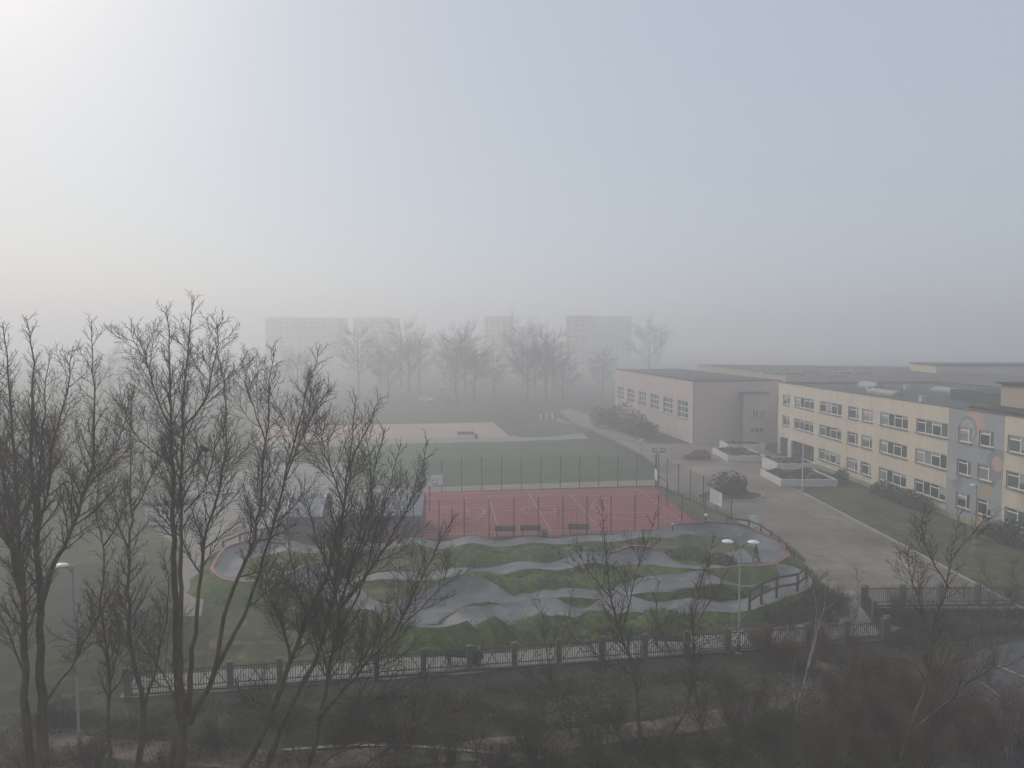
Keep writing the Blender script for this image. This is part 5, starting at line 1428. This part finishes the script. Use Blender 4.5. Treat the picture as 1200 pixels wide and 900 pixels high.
FT = [(455, 486, 1.2, 'dim bare tree in fog directly behind the left end of the clay court'), (480, 480, 1.3, 'dim bare tree in fog above the left part of the clay court'), (535, 488, 1.25, 'dim bare tree in fog above the lone bench'),
      (556, 486, 1.35, 'dim bare tree in fog above the right end of the clay court'), (578, 482, 1.2, 'dim bare tree in fog right behind the clay court corner'), (618, 488, 1.25, 'dim rounded bare tree in fog left of the three white posts'),
      (640, 486, 1.35, 'dim rounded bare tree in fog directly above the three white posts'), (660, 484, 1.0, 'smaller dim bare tree in fog right of the three white posts'), (706, 478, 1.2, 'dim bare tree in fog left of the sports hall corner'),
      (760, 446, 2.3, 'dim tall tree in fog rising behind the sports hall roof'), 
      (420, 480, 1.4, 'dim bare tree in fog between the tall bare trees and the clay court'),
      (350, 486, 1.3, 'dim tree in fog showing behind the right stem of the tallest tree'), (130, 490, 1.3, 'dim tree in fog showing behind the second left tree')]
for k, (x, y, s, l) in enumerate(FT): far_tree(l, x, y - (15 if y > 475 else 0), s * (1.3 if y > 475 else 1), k)
for k, (x, y, s) in enumerate([(446, 474, 1.4), (492, 478, 1.4), (545, 476, 1.5), (626, 478, 1.5), (648, 476, 1.4), (614, 472, 1.7), (470, 470, 1.6), (530, 469, 1.7)]):
    far_tree('dim bare tree merged into the dark belt of trees in fog behind the clay court', x, y - 17, s * 1.3, k + 40, 'dark tree belt behind the clay court')

# ------------------------------------------------------------------ grass, leaf litter
gr = np.random.RandomState(4)
def blades(name, polys, n, m, hmin, hmax, w, lean=.6, flat=False):
    """ground cover: small blades or leaves over quads given in pixels of the surveyed ground"""
    V = []
    per = n // len(polys)
    for q in polys:
        a, b, c, d = [np.array(G(*p)) for p in q]
        u, v = gr.rand(per, 1), gr.rand(per, 1)
        P = a * (1 - u) * (1 - v) + b * u * (1 - v) + c * u * v + d * (1 - u) * v
        # clumping
        cl = np.sin(P[:, :1] * 1.3 + 2 * np.sin(P[:, 1:2] * .7)) + np.sin(P[:, 1:2] * 1.9 + P[:, :1] * .6)
        keep = (cl[:, 0] + gr.randn(per) * .8) > -.5
        P = P[keep]
        k = len(P); an = gr.rand(k) * 2 * PI
        dx = np.stack([np.cos(an), np.sin(an), np.zeros(k)], 1)
        if flat:
            dy = np.stack([-np.sin(an), np.cos(an), (gr.rand(k) - .5) * .8], 1)
            s = (hmin + (hmax - hmin) * gr.rand(k, 1))
            z = np.array([[0, 0, .025]]) + gr.rand(k, 1) * np.array([[0, 0, .05]])
            V.append(np.stack([P + z - dx * s, P + z + dy * s * .6, P + z + dx * s, P + z - dy * s * .6], 1))
        else:
            h = hmin + (hmax - hmin) * gr.rand(k, 1) ** 1.5
            ln = np.stack([gr.randn(k), gr.randn(k), np.zeros(k)], 1) * lean * h
            up = np.array([[0, 0, 1.0]]) * h
            V.append(np.stack([P - dx * w, P + dx * w, P + ln * .6 + up * .7 + dx * w * .5, P + ln + up], 1))
    V = np.concatenate(V).reshape(-1, 3)
    F = np.arange(len(V)).reshape(-1, 4)
    o = bpy.data.objects.new(name, quad_mesh(name, V, F, m, False)); link(o); o['kind'] = 'stuff'
    return o
NEAR = [[(-60, 905), (600, 905), (600, 806), (-60, 842)], [(600, 905), (1080, 905), (1080, 770), (600, 800)], [(1040, 760), (1200, 742), (1200, 716), (1030, 716)]]
blades('dry_grass', NEAR, 52000, M['straw'], .08, .34, .012)
M['pale_straw'] = mat('pale_straw', (0.13, 0.115, 0.060), 0.9, 0.4, 0.5, col2=(0.26, 0.22, 0.14))
blades('pale_straw', NEAR, 22000, M['pale_straw'], .06, .26, .014, .9)
blades('green_grass', NEAR, 60000, M['blade'], .06, .24, .013)
blades('leaf_litter', [[(930, 850), (1010, 820), (1010, 775), (950, 775)], [(780, 862), (880, 850), (880, 826), (780, 842)], [(560, 905), (700, 880), (700, 850), (560, 875)], [(0, 905), (120, 905), (120, 855), (0, 855)], [(640, 850), (1000, 820), (1000, 780), (640, 820)]], 26000, M['litter'], .03, .075, .02, flat=True)
blades('lawn_tufts', [[(500, 664), (700, 658), (700, 644), (500, 648)], [(500, 700), (700, 696), (700, 676), (500, 682)], [(560, 762), (900, 740), (900, 724), (560, 734)], [(760, 712), (880, 704), (880, 690), (760, 694)]], 16000, M['blade'], .05, .16, .016)

E_ = np.array(EDGE); E_ = np.repeat(E_, 9, axis=0); E_[:, :2] += gr.randn(len(E_), 2) * .13
k = len(E_); an = gr.rand(k) * 2 * PI; dx = np.stack([np.cos(an), np.sin(an), np.zeros(k)], 1); h = .05 + .13 * gr.rand(k, 1) ** 1.5
ln = np.stack([gr.randn(k), gr.randn(k), np.zeros(k)], 1) * .5 * h; upv = np.array([[0, 0, 1.0]]) * h
V = np.stack([E_ - dx * .016, E_ + dx * .016, E_ + ln * .6 + upv * .7 + dx * .01, E_ + ln + upv], 1).reshape(-1, 3)
o = bpy.data.objects.new('track_lip_grass', quad_mesh('track_lip_grass', V, np.arange(len(V)).reshape(-1, 4), M['blade'], False)); link(o); o['kind'] = 'stuff'

# ------------------------------------------------------------------ haze: one closed box of even fog
hm = bpy.data.materials.new('haze'); hm.use_nodes = True
hn = hm.node_tree
for n in list(hn.nodes):
    if n.type == 'BSDF_PRINCIPLED': hn.nodes.remove(n)
pv = hn.nodes.new('ShaderNodeVolumePrincipled')
pv.inputs['Color'].default_value = (0.94, 0.945, 0.98, 1)
pv.inputs['Density'].default_value = HAZE_DENSITY
pv.inputs['Anisotropy'].default_value = 0.42
hn.links.new(pv.outputs[0], hn.nodes['Material Output'].inputs['Volume'])
hb_ = MB(); hb_.box(-1520, 1520, -110, 1620, -1.0, HAZE_TOP)
ho = hb_.build('haze', hm); ho['kind'] = 'stuff'
